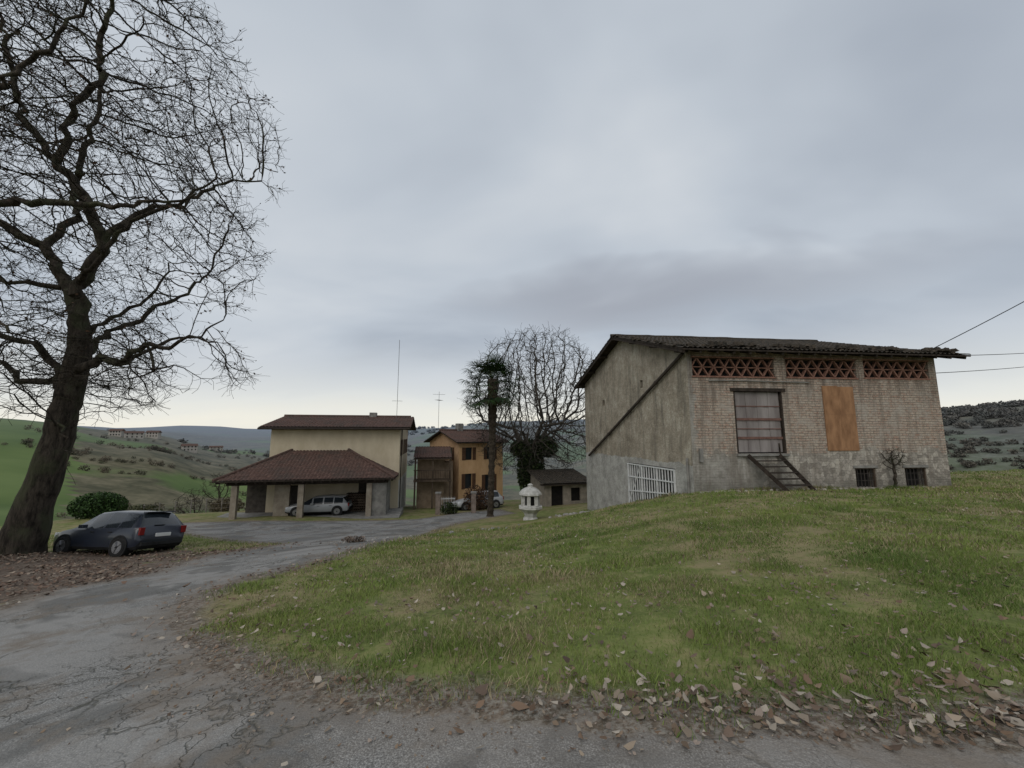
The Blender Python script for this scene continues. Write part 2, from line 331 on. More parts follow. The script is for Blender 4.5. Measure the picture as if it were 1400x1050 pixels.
xy=sample(65000,-26,-3,6,18); s=sdf(xy[:,0],xy[:,1]); d=dirtf(xy[:,0],xy[:,1]); k=(rng.random(len(xy))<np.clip(d*.8-.05,0,.6)*np.where(s>0,1,.08)*np.clip(fnz(xy[:,0],xy[:,1],.9,28)*2-.3,.1,1)) 
leaves('fallen_leaves',xy[k],.075,[(.16,.105,.078),(.21,.15,.11),(.1,.07,.055),(.26,.21,.165)],LM,.04)

# ------------------------------------------------------------------ trees
def bark(name,c1,c2,moss=None):
    m,nt,b=newmat(name); co=coords(nt); mp=N(nt,'ShaderNodeMapping'); mp.inputs['Scale'].default_value=(1,1,.22); nt.links.new(co,mp.inputs[0])
    f=noise(nt,mp.outputs[0],9,3,.75); c=ramp(nt,f,[(.35,c1),(.65,c2)])
    if moss: c=mix(nt,ramp(nt,noise(nt,co,1.2,2,.7),[(.5,0.),(.65,.7)]),c,moss)
    nt.links.new(c,b.inputs['Base Color']); bump(nt,b,f,1.,.07); b.inputs['Roughness'].default_value=.95; b.inputs['Specular IOR Level'].default_value=.1
    return m
def seg_mesh(S0,S1,D0,D1,R0,R1,ns):
    n=len(S0); 
    def ring(C,D,R):
        D=D/np.linalg.norm(D,axis=1,keepdims=True); ref=np.tile([.31,.95,.05],(n,1)); x=np.cross(D,ref); x/=np.linalg.norm(x,axis=1,keepdims=True); y=np.cross(D,x)
        an=np.arange(ns)*2*np.pi/ns
        return C[:,None]+ (x[:,None]*np.cos(an)[None,:,None]+y[:,None]*np.sin(an)[None,:,None])*R[:,None,None]
    v=np.concatenate([ring(S0,D0,R0),ring(S1,D1,R1)],1).reshape(-1,3)
    b=np.arange(n)*2*ns; f=[]
    for k in range(ns): f.append(np.c_[b+k,b+(k+1)%ns,b+ns+(k+1)%ns,b+ns+k])
    return v,np.concatenate(f)
def grow(limbs,attr_pts,D=.3,infl=2.2,kill=.5,maxit=90,tropism=(0,0,.04),wob=.16,r0=.0075,pw=2.5,nt_=3,tl=(.3,.7),seed=1,dmax=14,jit=1.):
    R=random.Random(seed); pos=[];par=[];mr=[]
    for L in limbs:
        pi=L[0]; pts=[Vector(p) for p in L[1]]; rads=L[2] if len(L)>2 else None
        if pi is None: last=-1; 
        else:
            tgt=Vector(pts[0]); last=min(range(len(pos)),key=lambda i:(Vector(pos[i])-tgt).length)
            pts[0]=Vector(pos[last])
        if last==-1: pos.append(tuple(pts[0])); par.append(-1); mr.append(rads[0] if rads else 0); last=0
        for i in range(len(pts)-1):
            a,b=pts[i],pts[i+1]; k=max(1,int((b-a).length/D)); 
            for j in range(1,k+1):
                t=j/k; p=a.lerp(b,t); w=(.035 if rads and rads[i]>.3 else .09)*jit
                p=p+Vector((R.gauss(0,w*.7),R.gauss(0,w*.7),R.gauss(0,w*.6)))
                pos.append(tuple(p)); par.append(last); last=len(pos)-1; mr.append((rads[i]*(1-t)+rads[i+1]*t) if rads else 0)
    A=[tuple(p) for p in attr_pts]
    for it in range(maxit):
        kd=kdtree.KDTree(len(pos)); [kd.insert(p,i) for i,p in enumerate(pos)]; kd.balance()
        acc={}; keep=[]
        for p in A:
            co,i,d=kd.find(p)
            if d<kill: continue
            keep.append(p)
            if d<infl*(1.6 if it<25 else 1.):
                v=acc.get(i); q=((p[0]-co[0])/d,(p[1]-co[1])/d,(p[2]-co[2])/d)
                acc[i]=q if v is None else (v[0]+q[0],v[1]+q[1],v[2]+q[2])
        A=keep
        if not acc or not A: break
        for i,v in acc.items():
            v=Vector(v)
            if v.length<.05: v=Vector((R.gauss(0,1),R.gauss(0,1),R.gauss(0,1)))
            v.normalize(); v+=Vector(tropism)+Vector((R.gauss(0,wob),R.gauss(0,wob),R.gauss(0,wob))); v.normalize()
            p=Vector(pos[i])+v*D; pos.append(tuple(p)); par.append(i); mr.append(0)
    n0=len(pos); ch=[0]*n0
    for i in range(n0):
        if par[i]>=0: ch[par[i]]+=1
    P=np.array(pos); desc=[1]*n0
    for i in range(n0-1,0,-1):
        if par[i]>=0: desc[par[i]]+=desc[i]
    for i in range(n0):
        if desc[i]>dmax or par[i]<0: continue
        d=Vector(P[i]-P[par[i]]).normalized(); k=nt_+ (2 if ch[i]==0 else 0)
        for _ in range(k):
            if R.random()<.25: continue
            v=(d+Vector((R.gauss(0,.75),R.gauss(0,.75),R.gauss(0,.6)))).normalized(); L=R.uniform(*tl); last=i; p=Vector(P[i])
            for s in range(3):
                v=(v+Vector((R.gauss(0,.32),R.gauss(0,.32),R.gauss(.03,.28)))).normalized(); p=p+v*L/3; pos.append(tuple(p)); par.append(last); mr.append(0); last=len(pos)-1
    P=np.array(pos); par=np.array(par); n=len(P)
    rp=np.zeros(n)
    hasch=np.zeros(n,bool); hasch[par[par>=0]]=True
    rp[~hasch]=r0**pw
    for i in range(n-1,0,-1):
        if par[i]>=0: rp[par[i]]+=rp[i]
    r=rp**(1/pw); mrr=np.array(mr); r=np.where(mrr>0,np.maximum(np.minimum(r,mrr*1.15),mrr),r)
    s=np.where(par>=0)[0]; p=par[s]
    dirs=np.zeros((n,3)); dirs[s]=P[s]-P[p]; dirs[0]=[0,0,1]; dirs/=np.linalg.norm(dirs,axis=1,keepdims=True)+1e-9
    segd=dirs[s]; D1=dirs[s]; same=(r[s]>.62*r[p]); D0=np.where(same[:,None],dirs[p],segd); R0=np.where(same,r[p],np.minimum(r[p],r[s]*1.12)); R1=r[s]
    vs=[];fs=[];o=0
    big=R0>.09; md=(R0>.03)&~big; sm=~big&~md
    for msk,ns in ((big,12),(md,6),(sm,3)):
        if msk.any():
            v,f=seg_mesh(P[p][msk],P[s][msk],D0[msk],D1[msk],R0[msk],R1[msk],ns); vs.append(v); fs.append(f+o); o+=len(v)
    return np.concatenate(vs),np.concatenate(fs),P[n0:]
def ell(n,c,r,zmin=-99,power=1/2.2):
    d=rng.normal(size=(n,3)); d/=np.linalg.norm(d,axis=1,keepdims=True); p=np.array(c)+d*np.array(r)*(rng.random(n)**power)[:,None]
    return p[p[:,2]>zmin]
def leafcloud(P,size,pal,name,mat,parent=None):
    n=len(P); u=rng.normal(size=(n,3)); u/=np.linalg.norm(u,axis=1,keepdims=True); w=np.cross(u,rng.normal(size=(n,3))); w/=np.linalg.norm(w,axis=1,keepdims=True)
    s=(size*rng.uniform(.6,1.3,n))[:,None]
    v=np.stack([P-u*s*.6,P-w*s*.35,P+u*s*.6,P+w*s*.35],1).reshape(-1,3); f=(np.arange(n)*4)[:,None]+np.arange(4)
    col=np.array(pal)[rng.integers(0,len(pal),n)]*rng.uniform(.6,1.3,n)[:,None]
    return npmesh(name,v,f,mat,np.repeat(col,4,0),parent)
oakbark=bark('oak_bark',(.02,.017,.014),(.072,.06,.048),(.06,.065,.038))
DL=attrmat('hanging_leaf_mat',.7)
def clumpy(p,s,th,seed):
    q=fnz(p[:,0]+p[:,2]*.7,p[:,1]-p[:,2]*.6+p[:,0]*.2,s,seed); return p[q>th]
limbs=[(None,[(-16.9,14,-4.4),(-16.7,14,-3.6),(-16.4,14,-2.4),(-16.05,14,-.9),(-15.9,14.1,1.2),(-15.75,14.1,2.6),(-15.7,14,4.1)],[.88,.62,.49,.43,.39,.36,.3]),
(0,[(-15.7,14,4.1),(-16.6,14.2,5.6),(-17.5,14,7),(-19.6,13.4,8.3),(-22,13,9.5)],[.23,.19,.16,.11,.07]),
(0,[(-17.5,14,7),(-17.2,14.6,8.6),(-18.2,15.2,10.6),(-18.1,15.6,14),(-19,16,18)],[.14,.12,.1,.07,.04]),
(0,[(-15.7,14,4.1),(-15.5,13.6,5.4),(-14.7,13.4,7.0),(-15.1,13.2,8.2),(-16.2,13,9.6),(-15.9,12.8,11.2),(-14.8,12.6,12.6),(-14.7,12.4,14.3),(-14.0,12.2,17)],[.24,.21,.18,.16,.13,.11,.09,.07,.035]),
(0,[(-16.2,13,9.6),(-17.3,12.6,11.2),(-17.6,12.4,12.7),(-18.4,12,16)],[.11,.09,.07,.035]),
(0,[(-14.7,13.4,7.0),(-13.9,14,8.5),(-12.6,14.2,8.8),(-11.8,14.6,10),(-10.4,15,10.4)],[.12,.09,.07,.05,.025]),
(0,[(-15.5,13.6,5.4),(-14.4,13,5.9),(-13.2,12.8,7.4),(-11.4,12.6,7.9),(-10,12.4,8.7)],[.1,.08,.06,.045,.022]),
(0,[(-15.9,14.1,1.2),(-15.4,13.9,2.2),(-14.6,13.8,2.75),(-13.8,13.7,2.5),(-12.9,13.5,3.2),(-12.0,13.6,3.05),(-11.3,13.6,3.5),(-10.4,13.6,3.3)],[.19,.16,.14,.11,.09,.07,.045,.025]),
(0,[(-13.8,13.7,2.5),(-13,14.6,3.6),(-12.4,15.2,3.9),(-11.6,15.4,4.6)],[.07,.055,.04,.02]),
(0,[(-12.9,13.5,3.2),(-12.1,13.1,2.2),(-11.2,12.9,2.3)],[.05,.04,.02]),
(0,[(-15.9,14.1,1.0),(-16.8,14.5,2.1),(-17.8,14.5,1.9),(-18.9,14.5,2.6),(-20.5,14.5,3.0)],[.17,.14,.11,.08,.05]),
(0,[(-15.8,14.1,1.8),(-16.6,13.5,3.2),(-17.4,13.,3.4),(-18.6,12.4,4.6),(-20,12,5)],[.14,.11,.09,.07,.04]),
(0,[(-15.85,14.1,2.6),(-16.2,15.6,4.2),(-15.4,17.4,6.2),(-14.8,18.6,8)],[.12,.1,.07,.035]),
(0,[(-16.6,14.2,5.6),(-18,13.6,5.4),(-19.8,13.2,6.4)],[.1,.075,.04]),
(0,[(-15.7,14,3.6),(-14.9,14.6,4.6),(-14.2,14.9,5.4),(-13.6,15,6.8)],[.09,.07,.05,.025]),
(0,[(-16,14.1,.3),(-15.2,13.2,.5),(-14.5,12.9,-.1),(-13.9,12.6,-.9)],[.06,.045,.03,.015])]
at1=np.concatenate([ell(7600,(-17.3,14.,10.2),(8.0,5.8,9.2),5.0,1/2.5),ell(2100,(-15.9,14,2.7),(6.2,4.4,2.0))])
at1=clumpy(at1,2.3,.33,31)
v,f,tips=grow(limbs,at1,D=.28,infl=2.4,kill=.38,seed=3,r0=.006,pw=2.6,dmax=9,tl=(.3,.75))
oak=npmesh('oak_tree',v,f,oakbark,smooth=True)
tl=tips[rng.random(len(tips))<.12]; tl=tl[tl[:,2]>2.5]
leafcloud(tl,.09,[(.07,.038,.024),(.1,.055,.035),(.045,.028,.02)],'leaves',DL,oak)
limbs=[(None,[(-17.5,10,-3.8),(-17.4,10,0),(-17.3,10,4)],[.5,.4,.34]),
(0,[(-17.3,10,4),(-16.6,10,5.8),(-15.6,10,6.4),(-14,10.2,6.5),(-12.2,10.5,6.65),(-10.6,11,6.8),(-9.6,11.2,7.3)],[.2,.17,.14,.11,.08,.05,.025]),
(0,[(-17.3,10,4),(-16.8,9.6,7),(-15.8,9.4,9.6),(-14.6,9.2,12)],[.2,.15,.1,.05]),
(0,[(-16.8,9.6,7),(-14.5,9.4,8.6),(-12.6,9.4,10.4),(-11.6,9.4,12)],[.11,.08,.06,.03]),
(0,[(-17.3,10,2.4),(-15.6,9.8,3.4),(-14,9.7,3.4),(-12.6,9.7,2.6)],[.1,.08,.06,.03])]
at2=np.concatenate([ell(1700,(-14.6,10,8.8),(4.4,3.2,4.2),4.5),ell(350,(-14.2,10,3.4),(3.0,2.4,1.6))]); at2=clumpy(at2,2.2,.38,37)
v,f,tips=grow(limbs,at2,D=.26,infl=2.2,kill=.42,seed=5,r0=.0048,pw=2.6,tl=(.25,.55),dmax=10)
oak2=npmesh('oak_tree',v,f,oakbark,smooth=True)
tl=tips[rng.random(len(tips))<.1]; leafcloud(tl,.07,[(.07,.038,.024),(.1,.055,.035),(.045,.028,.02)],'leaves',DL,oak2)
# bare tree with ivy behind the palm
bx,by=1.9,38.; bz=h1(bx,by)
limbs=[(None,[(bx,by,bz-.3),(bx,by,-3),(bx-.1,by,-1.6)],[.55,.45,.36])]
Rb=random.Random(21)
for k in range(11):
    a=k*2.4; sp=Rb.uniform(.8,1.3); limbs.append((0,[(bx,by,-2.8+.14*k),(bx+math.cos(a)*1.5*sp,by+math.sin(a)*1.2,-.9+k*.18),(bx+math.cos(a+.2)*3.6*sp,by+math.sin(a+.3)*2.6,.2+Rb.uniform(-.3,1.8))],[.17,.13,.08]))
v,f,tips=grow(limbs,clumpy(ell(4600,(bx+.5,by,3.2),(6.9,5.2,7.4),-3.6,1/2.8),2.5,.2,61),D=.42,infl=2.8,kill=.58,seed=8,r0=.012,pw=2.55,tl=(.5,1.1),nt_=3,dmax=8,wob=.22,tropism=(0,0,.05))
bt=npmesh('bare_tree',v,f,bark('bare_bark',(.035,.031,.026),(.085,.075,.063)),smooth=True)
IV=attrmat('ivy_mat',.6)
GP=[(.018,.03,.01),(.03,.048,.016),(.012,.02,.008),(.045,.06,.02)]
leafcloud(np.concatenate([ell(8000,(bx-.1,by,-3.2),(1.35,1.2,3.0)),ell(2200,(bx+1.2,by,-1.),(1.3,1.1,1.1)),ell(1500,(bx-1.3,by,-1.2),(.8,.8,.8))]),.2,GP,'ivy',IV,bt)

# palm
px_,py_=-1.45,27.; pz=h1(px_,py_)
palm=empty('palm_tree',(px_,py_,pz)); Hc=4.0-pz
mb=MB(); K=40; pts=[];rs=[]
for i in range(K+1):
    t=i/K; pts.append((.12*math.sin(t*2.),.05*math.sin(t*3),-.3+t*(Hc+.2))); rs.append((.21 if t<.5 else .21+.16*(t-.5)/.5)*(1+.12*((i%2)*2-1))+ (.1*(1-t/.06) if t<.06 else 0))
mb.tube(pts,rs,12); mb.obj('trunk',simple('palm_trunk',(.03,.024,.018),(.09,.07,.05),8,.95,40,1.,.08),palm)
vs=[];fs=[];cs=[]
top=Vector((.1,0,Hc)); Rn=random.Random(4)
for k in range(96):
    az=k*2.39996; q=k/95; dead=k>80; el=math.radians(72-118*q**.75)
    d=Vector((math.cos(az)*math.cos(el),math.sin(az)*math.cos(el),math.sin(el)))
    L=(Rn.uniform(.9,1.85)*(.55+.5*math.cos(el))) if not dead else .55; base=top+Vector((0,0,-1.1*q)); hub=base+d*L+Vector((0,0,-.14*L))
    side=d.cross(Vector((0,0,1))).normalized(); up=side.cross(d)
    col=(.024,.044,.015) if not dead else (.09,.07,.045)
    if Rn.random()<.3 and not dead: col=(.05,.075,.028)
    o=len(vs); vs+=[base+side*.018,base-side*.018,hub-side*.014,hub+side*.014]; fs.append((o,o+1,o+2,o+3)); cs+=[(.06,.06,.03)]*4
    for j in range(22):
        a=math.radians(-105+210*j/21); bl_=Rn.uniform(.8,1.15)*(1-.25*abs(a)/2.2)*(1 if not dead else .7)
        v=(d*math.cos(a)+side*math.sin(a)+up*Rn.uniform(-.1,.15)).normalized(); p0=hub; p1=hub+v*bl_*.55; p2=p1+(v+Vector((0,0,-.7 if not dead else -1.6))).normalized()*bl_*.5
        w=v.cross(up).normalized()*.026; o=len(vs); vs+=[p0-w*.4,p0+w*.4,p1+w,p1-w,p2]; cs+=[tuple(c*Rn.uniform(.7,1.3) for c in col)]*5
        fs.append((o,o+1,o+2,o+3)); fs.append((o+3,o+2,o+4,o+4))
f4=np.array([x for x in fs if x[2]!=x[3]]); f3=np.array([x[:3] for x in fs if x[2]==x[3]])
npmesh('fronds',np.array([tuple(v) for v in vs]),np.concatenate([f4[:,[0,1,2]],f4[:,[0,2,3]],f3]),attrmat('palm_leaf_mat',.5),np.array(cs),palm)

def bush(name,x,y,rx,ry,rz,n,size,pal):
    z=h1(x,y); p=ell(n,(0,0,rz*.8),(rx,ry,rz),-.05,.45); p=p[fnz(p[:,0]*1.3+p[:,2],p[:,1]+p[:,2],.5,41)>.25]
    e=empty(name,(x,y,z)); leafcloud(p,size,pal,'leaves',IV,e)
    m=MB(); 
    for k in range(9): a=k*.7; m.beam((0,0,-.1),(math.cos(a)*rx*.7,math.sin(a)*ry*.7,rz*1.2),.025)
    m.obj('stems',oakbark,e)
bush('laurel_bush',-28.4,28,1.7,1.3,.95,9000,.13,[(.035,.07,.018),(.05,.095,.028),(.024,.045,.015)])
bush('brown_shrub',-2.9,33,1.1,1,1.1,2500,.12,[(.09,.05,.03),(.13,.08,.05),(.05,.03,.02)])
bush('green_shrub',-4.6,30,.7,.6,.5,1500,.1,GP)
bush('dry_heather_plant',-5.35,13.9,.42,.3,.12,500,.055,[(.16,.12,.095),(.24,.19,.155),(.1,.075,.06)])
bush('hedge',-7.2,38,.6,.6,1.,1500,.12,GP)
bush('green_shrub',-31,34,1.6,1.3,.7,4000,.13,[(.06,.07,.035),(.09,.09,.045)])
bush('brown_shrub',-24.5,35,1.4,1.1,.7,3000,.12,[(.1,.08,.05),(.13,.11,.07)])

def mass(name,pts,r,n,pal,sq=1.1,k=.34):
    P=[];C=[];S=[]
    for (x,y),rr in zip(pts,r):
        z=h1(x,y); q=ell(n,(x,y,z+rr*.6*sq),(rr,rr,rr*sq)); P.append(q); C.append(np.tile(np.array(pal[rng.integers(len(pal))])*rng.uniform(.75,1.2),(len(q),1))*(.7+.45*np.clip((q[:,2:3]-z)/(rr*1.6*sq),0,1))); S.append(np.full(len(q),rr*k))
    P=np.concatenate(P); C=np.concatenate(C); S=np.concatenate(S)[:,None]*.6; m=len(P); u=rng.normal(size=(m,3)); w=rng.normal(size=(m,3))
    u/=np.linalg.norm(u,axis=1,keepdims=True); w/=np.linalg.norm(w,axis=1,keepdims=True)
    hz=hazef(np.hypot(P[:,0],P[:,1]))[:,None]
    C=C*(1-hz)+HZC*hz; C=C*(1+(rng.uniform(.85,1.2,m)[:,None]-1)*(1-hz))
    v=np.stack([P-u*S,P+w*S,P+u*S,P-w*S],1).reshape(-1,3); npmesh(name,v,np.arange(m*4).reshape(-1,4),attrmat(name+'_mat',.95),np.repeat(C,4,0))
# hedgerows and thickets rather than evenly scattered bushes
def thickets(nrow,th0,th1,r0_,r1_,per,seed,rad,spread):
    Rn=random.Random(seed); pts=[];r=[]
    for _ in range(nrow):
        th=math.radians(Rn.uniform(th0,th1)); rr=math.exp(Rn.uniform(math.log(r0_),math.log(r1_))); x,y=rr*math.sin(th),rr*math.cos(th); a=Rn.uniform(-.5,.5)+(-th); L=rr*Rn.uniform(.04,.16)
        for _ in range(per):
            t=Rn.uniform(-1,1); X=x+math.cos(a)*L*t+Rn.gauss(0,rr*spread); Y=y+math.sin(a)*L*t+Rn.gauss(0,rr*spread)
            if math.hypot(X,Y)<62: continue
            pts.append((X,Y)); r.append(Rn.uniform(*rad)*(1+rr/280))
    return pts,r
pts,r=thickets(34,-50,-26,85,900,16,12,(.4,1.1),.008)
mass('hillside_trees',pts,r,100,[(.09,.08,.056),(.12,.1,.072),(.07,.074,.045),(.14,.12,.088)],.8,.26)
pts,r=thickets(26,41,58,560,760,26,13,(1.,1.7),.014)
p2,r2=thickets(12,42,58,330,520,14,14,(.8,1.5),.012)
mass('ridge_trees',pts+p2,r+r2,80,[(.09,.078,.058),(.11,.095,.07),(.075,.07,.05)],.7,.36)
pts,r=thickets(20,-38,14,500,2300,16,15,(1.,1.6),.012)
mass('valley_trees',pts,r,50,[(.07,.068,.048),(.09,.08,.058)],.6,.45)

# ------------------------------------------------------------------ common building materials
tile,nt,b=newmat('roof_tiles'); co=coords(nt)
c=ramp(nt,noise(nt,co,6,4,.85),[(.3,(.05,.031,.026)),(.5,(.1,.058,.046)),(.7,(.175,.11,.09))]); c=mix(nt,ramp(nt,noise(nt,co,.8,3,.7),[(.45,0.),(.65,.6)]),c,(.058,.05,.043))
nt.links.new(c,b.inputs['Base Color']); b.inputs['Roughness'].default_value=.9
def slope(mb,T,Wd,vmax,slp,z0,period=.24,row=.38,mi=0,amp=.045):
    nper=int(Wd/period); n=nper*6
    vs=[];fs=[]
    xs=[Wd*i/n for i in range(n+1)]; rows=int(max(vmax(x) for x in xs)/row)+1
    for i,x in enumerate(xs):
        vm=max(vmax(x),.001); h=abs(math.sin(math.pi*x/(Wd/nper)))*amp
        for j in range(rows+1):
            for e in (0,1):
                y=min((j+e*.98)*row,vm); zz=z0+y*slp+h+(.03*(1-e))
                vs.append(T@Vector((x,y,zz)))
    m=(rows+1)*2
    for i in range(n):
        for j in range(m-1): fs.append((i*m+j,(i+1)*m+j,(i+1)*m+j+1,i*m+j+1))
    mb.add(vs,fs,mi)
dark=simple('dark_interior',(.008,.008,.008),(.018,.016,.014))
glass,nt,b=newmat('glass'); b.inputs['Base Color'].default_value=(.02,.025,.03,1); b.inputs['Roughness'].default_value=.08; b.inputs['Specular IOR Level'].default_value=.6
wood=simple('weathered_wood',(.05,.035,.025),(.12,.09,.065),6,.9,40,.5,.01,streak=True)
darkwood=simple('dark_wood',(.018,.014,.011),(.05,.038,.03),6,.9,40,.5,.01)
conc=simple('concrete',(.15,.145,.135),(.27,.26,.24),2.5,.9,40,.4,.01)

# ------------------------------------------------------------------ BARN
BA=math.atan2(.11,.994)
barn=empty('brick_barn',(7.33,16.3,0),BA)
SH=-.066
def bl(a,bb,z): return Vector((a+SH*bb,bb,z))
def Tg():
    o=bl(0,12.05,0); e=bl(0,0,0); x=(e-o).normalized(); y=Vector((-x.y,x.x,0)); 
    return Matrix(((x.x,y.x,0,o.x),(x.y,y.y,0,o.y),(0,0,1,0),(0,0,0,1)))
TG=Tg(); LG=(bl(0,0,0)-bl(0,12.05,0)).length
bw,nt,b=newmat('old_brick_wall'); co=coords(nt); sx=N(nt,'ShaderNodeSeparateXYZ'); nt.links.new(co,sx.inputs[0])
lown=noise(nt,co,1.1,4,.7)
cx=N(nt,'ShaderNodeCombineXYZ'); nt.links.new(sx.outputs[0],cx.inputs[0]); nt.links.new(M(nt,'ADD',sx.outputs[2],M(nt,'MULTIPLY',M(nt,'SUBTRACT',lown,.5),.07)),cx.inputs[1])
br=N(nt,'ShaderNodeTexBrick'); nt.links.new(cx.outputs[0],br.inputs['Vector']); br.inputs['Scale'].default_value=1; br.offset=.5
br.inputs['Brick Width'].default_value=.31; br.inputs['Row Height'].default_value=.105; br.inputs['Mortar Size'].default_value=.014; br.inputs['Mortar Smooth'].default_value=.3
br.inputs['Color1'].default_value=(.32,.19,.14,1); br.inputs['Color2'].default_value=(.44,.345,.27,1); br.inputs['Mortar'].default_value=(.19,.165,.14,1)
c=mix(nt,ramp(nt,noise(nt,cx.outputs[0],6,4,.9),[(.42,0.),(.58,.8)]),br.outputs['Color'],(.47,.42,.355))
c=mix(nt,ramp(nt,noise(nt,cx.outputs[0],11,3,.9),[(.53,0.),(.64,.7)]),c,(.16,.115,.09))
c=mix(nt,M(nt,'MULTIPLY',br.outputs['Fac'],ramp(nt,lown,[(.35,.15),(.6,.65)])),c,(.17,.15,.125))
c=mix(nt,ramp(nt,noise(nt,cx.outputs[0],1.3,4,.75),[(.48,0.),(.62,.75)]),c,(.38,.345,.3))
vr=N(nt,'ShaderNodeTexVoronoi'); vr.inputs['Scale'].default_value=5.; nt.links.new(co,vr.inputs['Vector'])
vd=N(nt,'ShaderNodeTexVoronoi',feature='DISTANCE_TO_EDGE'); vd.inputs['Scale'].default_value=5.; nt.links.new(co,vd.inputs['Vector'])
st=mix(nt,.4,ramp(nt,vr.outputs['Color'],[(.2,(.17,.15,.125)),(.8,(.55,.5,.43))]),ramp(nt,noise(nt,co,12,4),[(.3,(.22,.2,.17)),(.7,(.52,.49,.44))]))
st=mix(nt,ramp(nt,vd.outputs['Distance'],[(0.,.85),(.06,0.)]),st,(.2,.185,.165))
zz=M(nt,'ADD',sx.outputs[2],M(nt,'MULTIPLY',M(nt,'SUBTRACT',lown,.5),1.9))
c=mix(nt,ramp(nt,M(nt,'ADD',M(nt,'MULTIPLY',zz,-1.),-.35),[(.2,0.),(.32,1.)]),c,st)
ren=ramp(nt,noise(nt,co,1.6,4,.8),[(.35,(.22,.205,.18)),(.65,(.42,.4,.36))])
xl=M(nt,'ADD',sx.outputs[0],M(nt,'MULTIPLY',M(nt,'SUBTRACT',noise(nt,co,1.,4,.7),.5),1.6))
rf=M(nt,'MULTIPLY',M(nt,'LESS_THAN',xl,3.1),M(nt,'LESS_THAN',zz,-.78)); rf2=M(nt,'LESS_THAN',xl,.2)
rf=M(nt,'MAXIMUM',rf,rf2); c=mix(nt,rf,c,ren)
c=mix(nt,ramp(nt,M(nt,'MULTIPLY',M(nt,'ADD',zz,1.5),-1.),[(.0,0.),(.7,.55)]),c,(.13,.125,.1))
mps=N(nt,'ShaderNodeMapping'); mps.inputs['Scale'].default_value=(2.5,1,.3); nt.links.new(co,mps.inputs[0])
stn=noise(nt,mps.outputs[0],1.2,4,.75)
c=mix(nt,ramp(nt,stn,[(.48,0.),(.64,.6)]),c,(.16,.135,.11))
# soot and water staining beneath the vents and the eave
c=mix(nt,M(nt,'MULTIPLY',ramp(nt,M(nt,'MULTIPLY',sx.outputs[2],.25),[(.3,0.),(.62,1.)]),ramp(nt,stn,[(.36,0.),(.6,.75)])),c,(.12,.092,.072))
nt.links.new(c,b.inputs['Base Color'])
bh=M(nt,'SUBTRACT',M(nt,'MULTIPLY',noise(nt,co,14,3,.7),.8),M(nt,'MULTIPLY',br.outputs['Fac'],.8)); bump(nt,b,bh,1.,.035); b.inputs['Roughness'].default_value=.95
gp,nt,b=newmat('gable_plaster'); co=coords(nt); sx=N(nt,'ShaderNodeSeparateXYZ'); nt.links.new(co,sx.inputs[0])
c=ramp(nt,noise(nt,co,1.0,4,.8),[(.3,(.2,.175,.135)),(.5,(.36,.32,.255)),(.7,(.5,.46,.38))])
c=mix(nt,ramp(nt,noise(nt,co,7,4,.85),[(.45,0.),(.7,.75)]),c,(.24,.19,.14))
mps=N(nt,'ShaderNodeMapping'); mps.inputs['Scale'].default_value=(1,1.6,.22); nt.links.new(co,mps.inputs[0])
c=mix(nt,ramp(nt,noise(nt,mps.outputs[0],1.5,4,.75),[(.48,0.),(.68,.65)]),c,(.13,.118,.095))
zz=M(nt,'ADD',sx.outputs[2],M(nt,'MULTIPLY',M(nt,'SUBTRACT',noise(nt,co,1.3,4,.7),.5),.5))
low=ramp(nt,noise(nt,co,1.4,4,.75),[(.35,(.25,.245,.225)),(.65,(.46,.45,.42))])
c=mix(nt,M(nt,'LESS_THAN',zz,-1.15),c,low)
nt.links.new(c,b.inputs['Base Color']); bump(nt,b,noise(nt,co,9,4,.75),1.,.06); b.inputs['Roughness'].default_value=.95
WT=3.62
mb=MB()
holes=[(.22,3.95,2.5,3.28),(4.5,7.88,2.52,3.3),(8.24,11.5,2.55,3.32),(1.98,4.2,-.72,1.93),(7.28,8.25,-2.16,-1.35),(9.65,10.7,-2.16,-1.35)]
mb.wall(0,11.87,-3.2,WT,holes,I4,.32)
mb.obj('front_wall',bw,barn)
mb=MB(); gh=[(LG-5.7,LG-1.25,-4.6,-1.42),(LG-4.05,LG-3.75,2.45,2.85),(LG-8.9,LG-8.6,1.9,2.25)]
mb.wall(0,LG,-6.2,WT,gh,TG,.3)
mb.add([TG@Vector((0,0,WT)),TG@Vector((LG,0,WT)),TG@Vector((LG/2,0,5.55))],[(0,1,2)])
mb.obj('gable_wall',gp,barn)
mb=MB(); a0=bl(11.87,0,0);a1=bl(11.87,12.05,0); b0=bl(0,12.05,0)
mb.add([a0+Vector((0,0,-4)),a1+Vector((0,0,-4)),a1+Vector((0,0,WT)),Vector(((a0+a1)/2))+Vector((0,0,5.55)),a0+Vector((0,0,WT))],[(0,1,2,3,4)])
mb.add([a1+Vector((0,0,-6)),b0+Vector((0,0,-6)),b0+Vector((0,0,WT)),a1+Vector((0,0,WT))],[(0,1,2,3)])
mb.obj('rear_walls',gp,barn)
mb=MB()
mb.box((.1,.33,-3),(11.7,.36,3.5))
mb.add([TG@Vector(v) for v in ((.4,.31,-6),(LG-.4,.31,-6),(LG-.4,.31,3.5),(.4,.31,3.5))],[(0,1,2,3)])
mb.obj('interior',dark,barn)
lat=simple('terracotta',(.15,.075,.055),(.27,.15,.11),7,.9,40,.4,.01)
mb=MB()
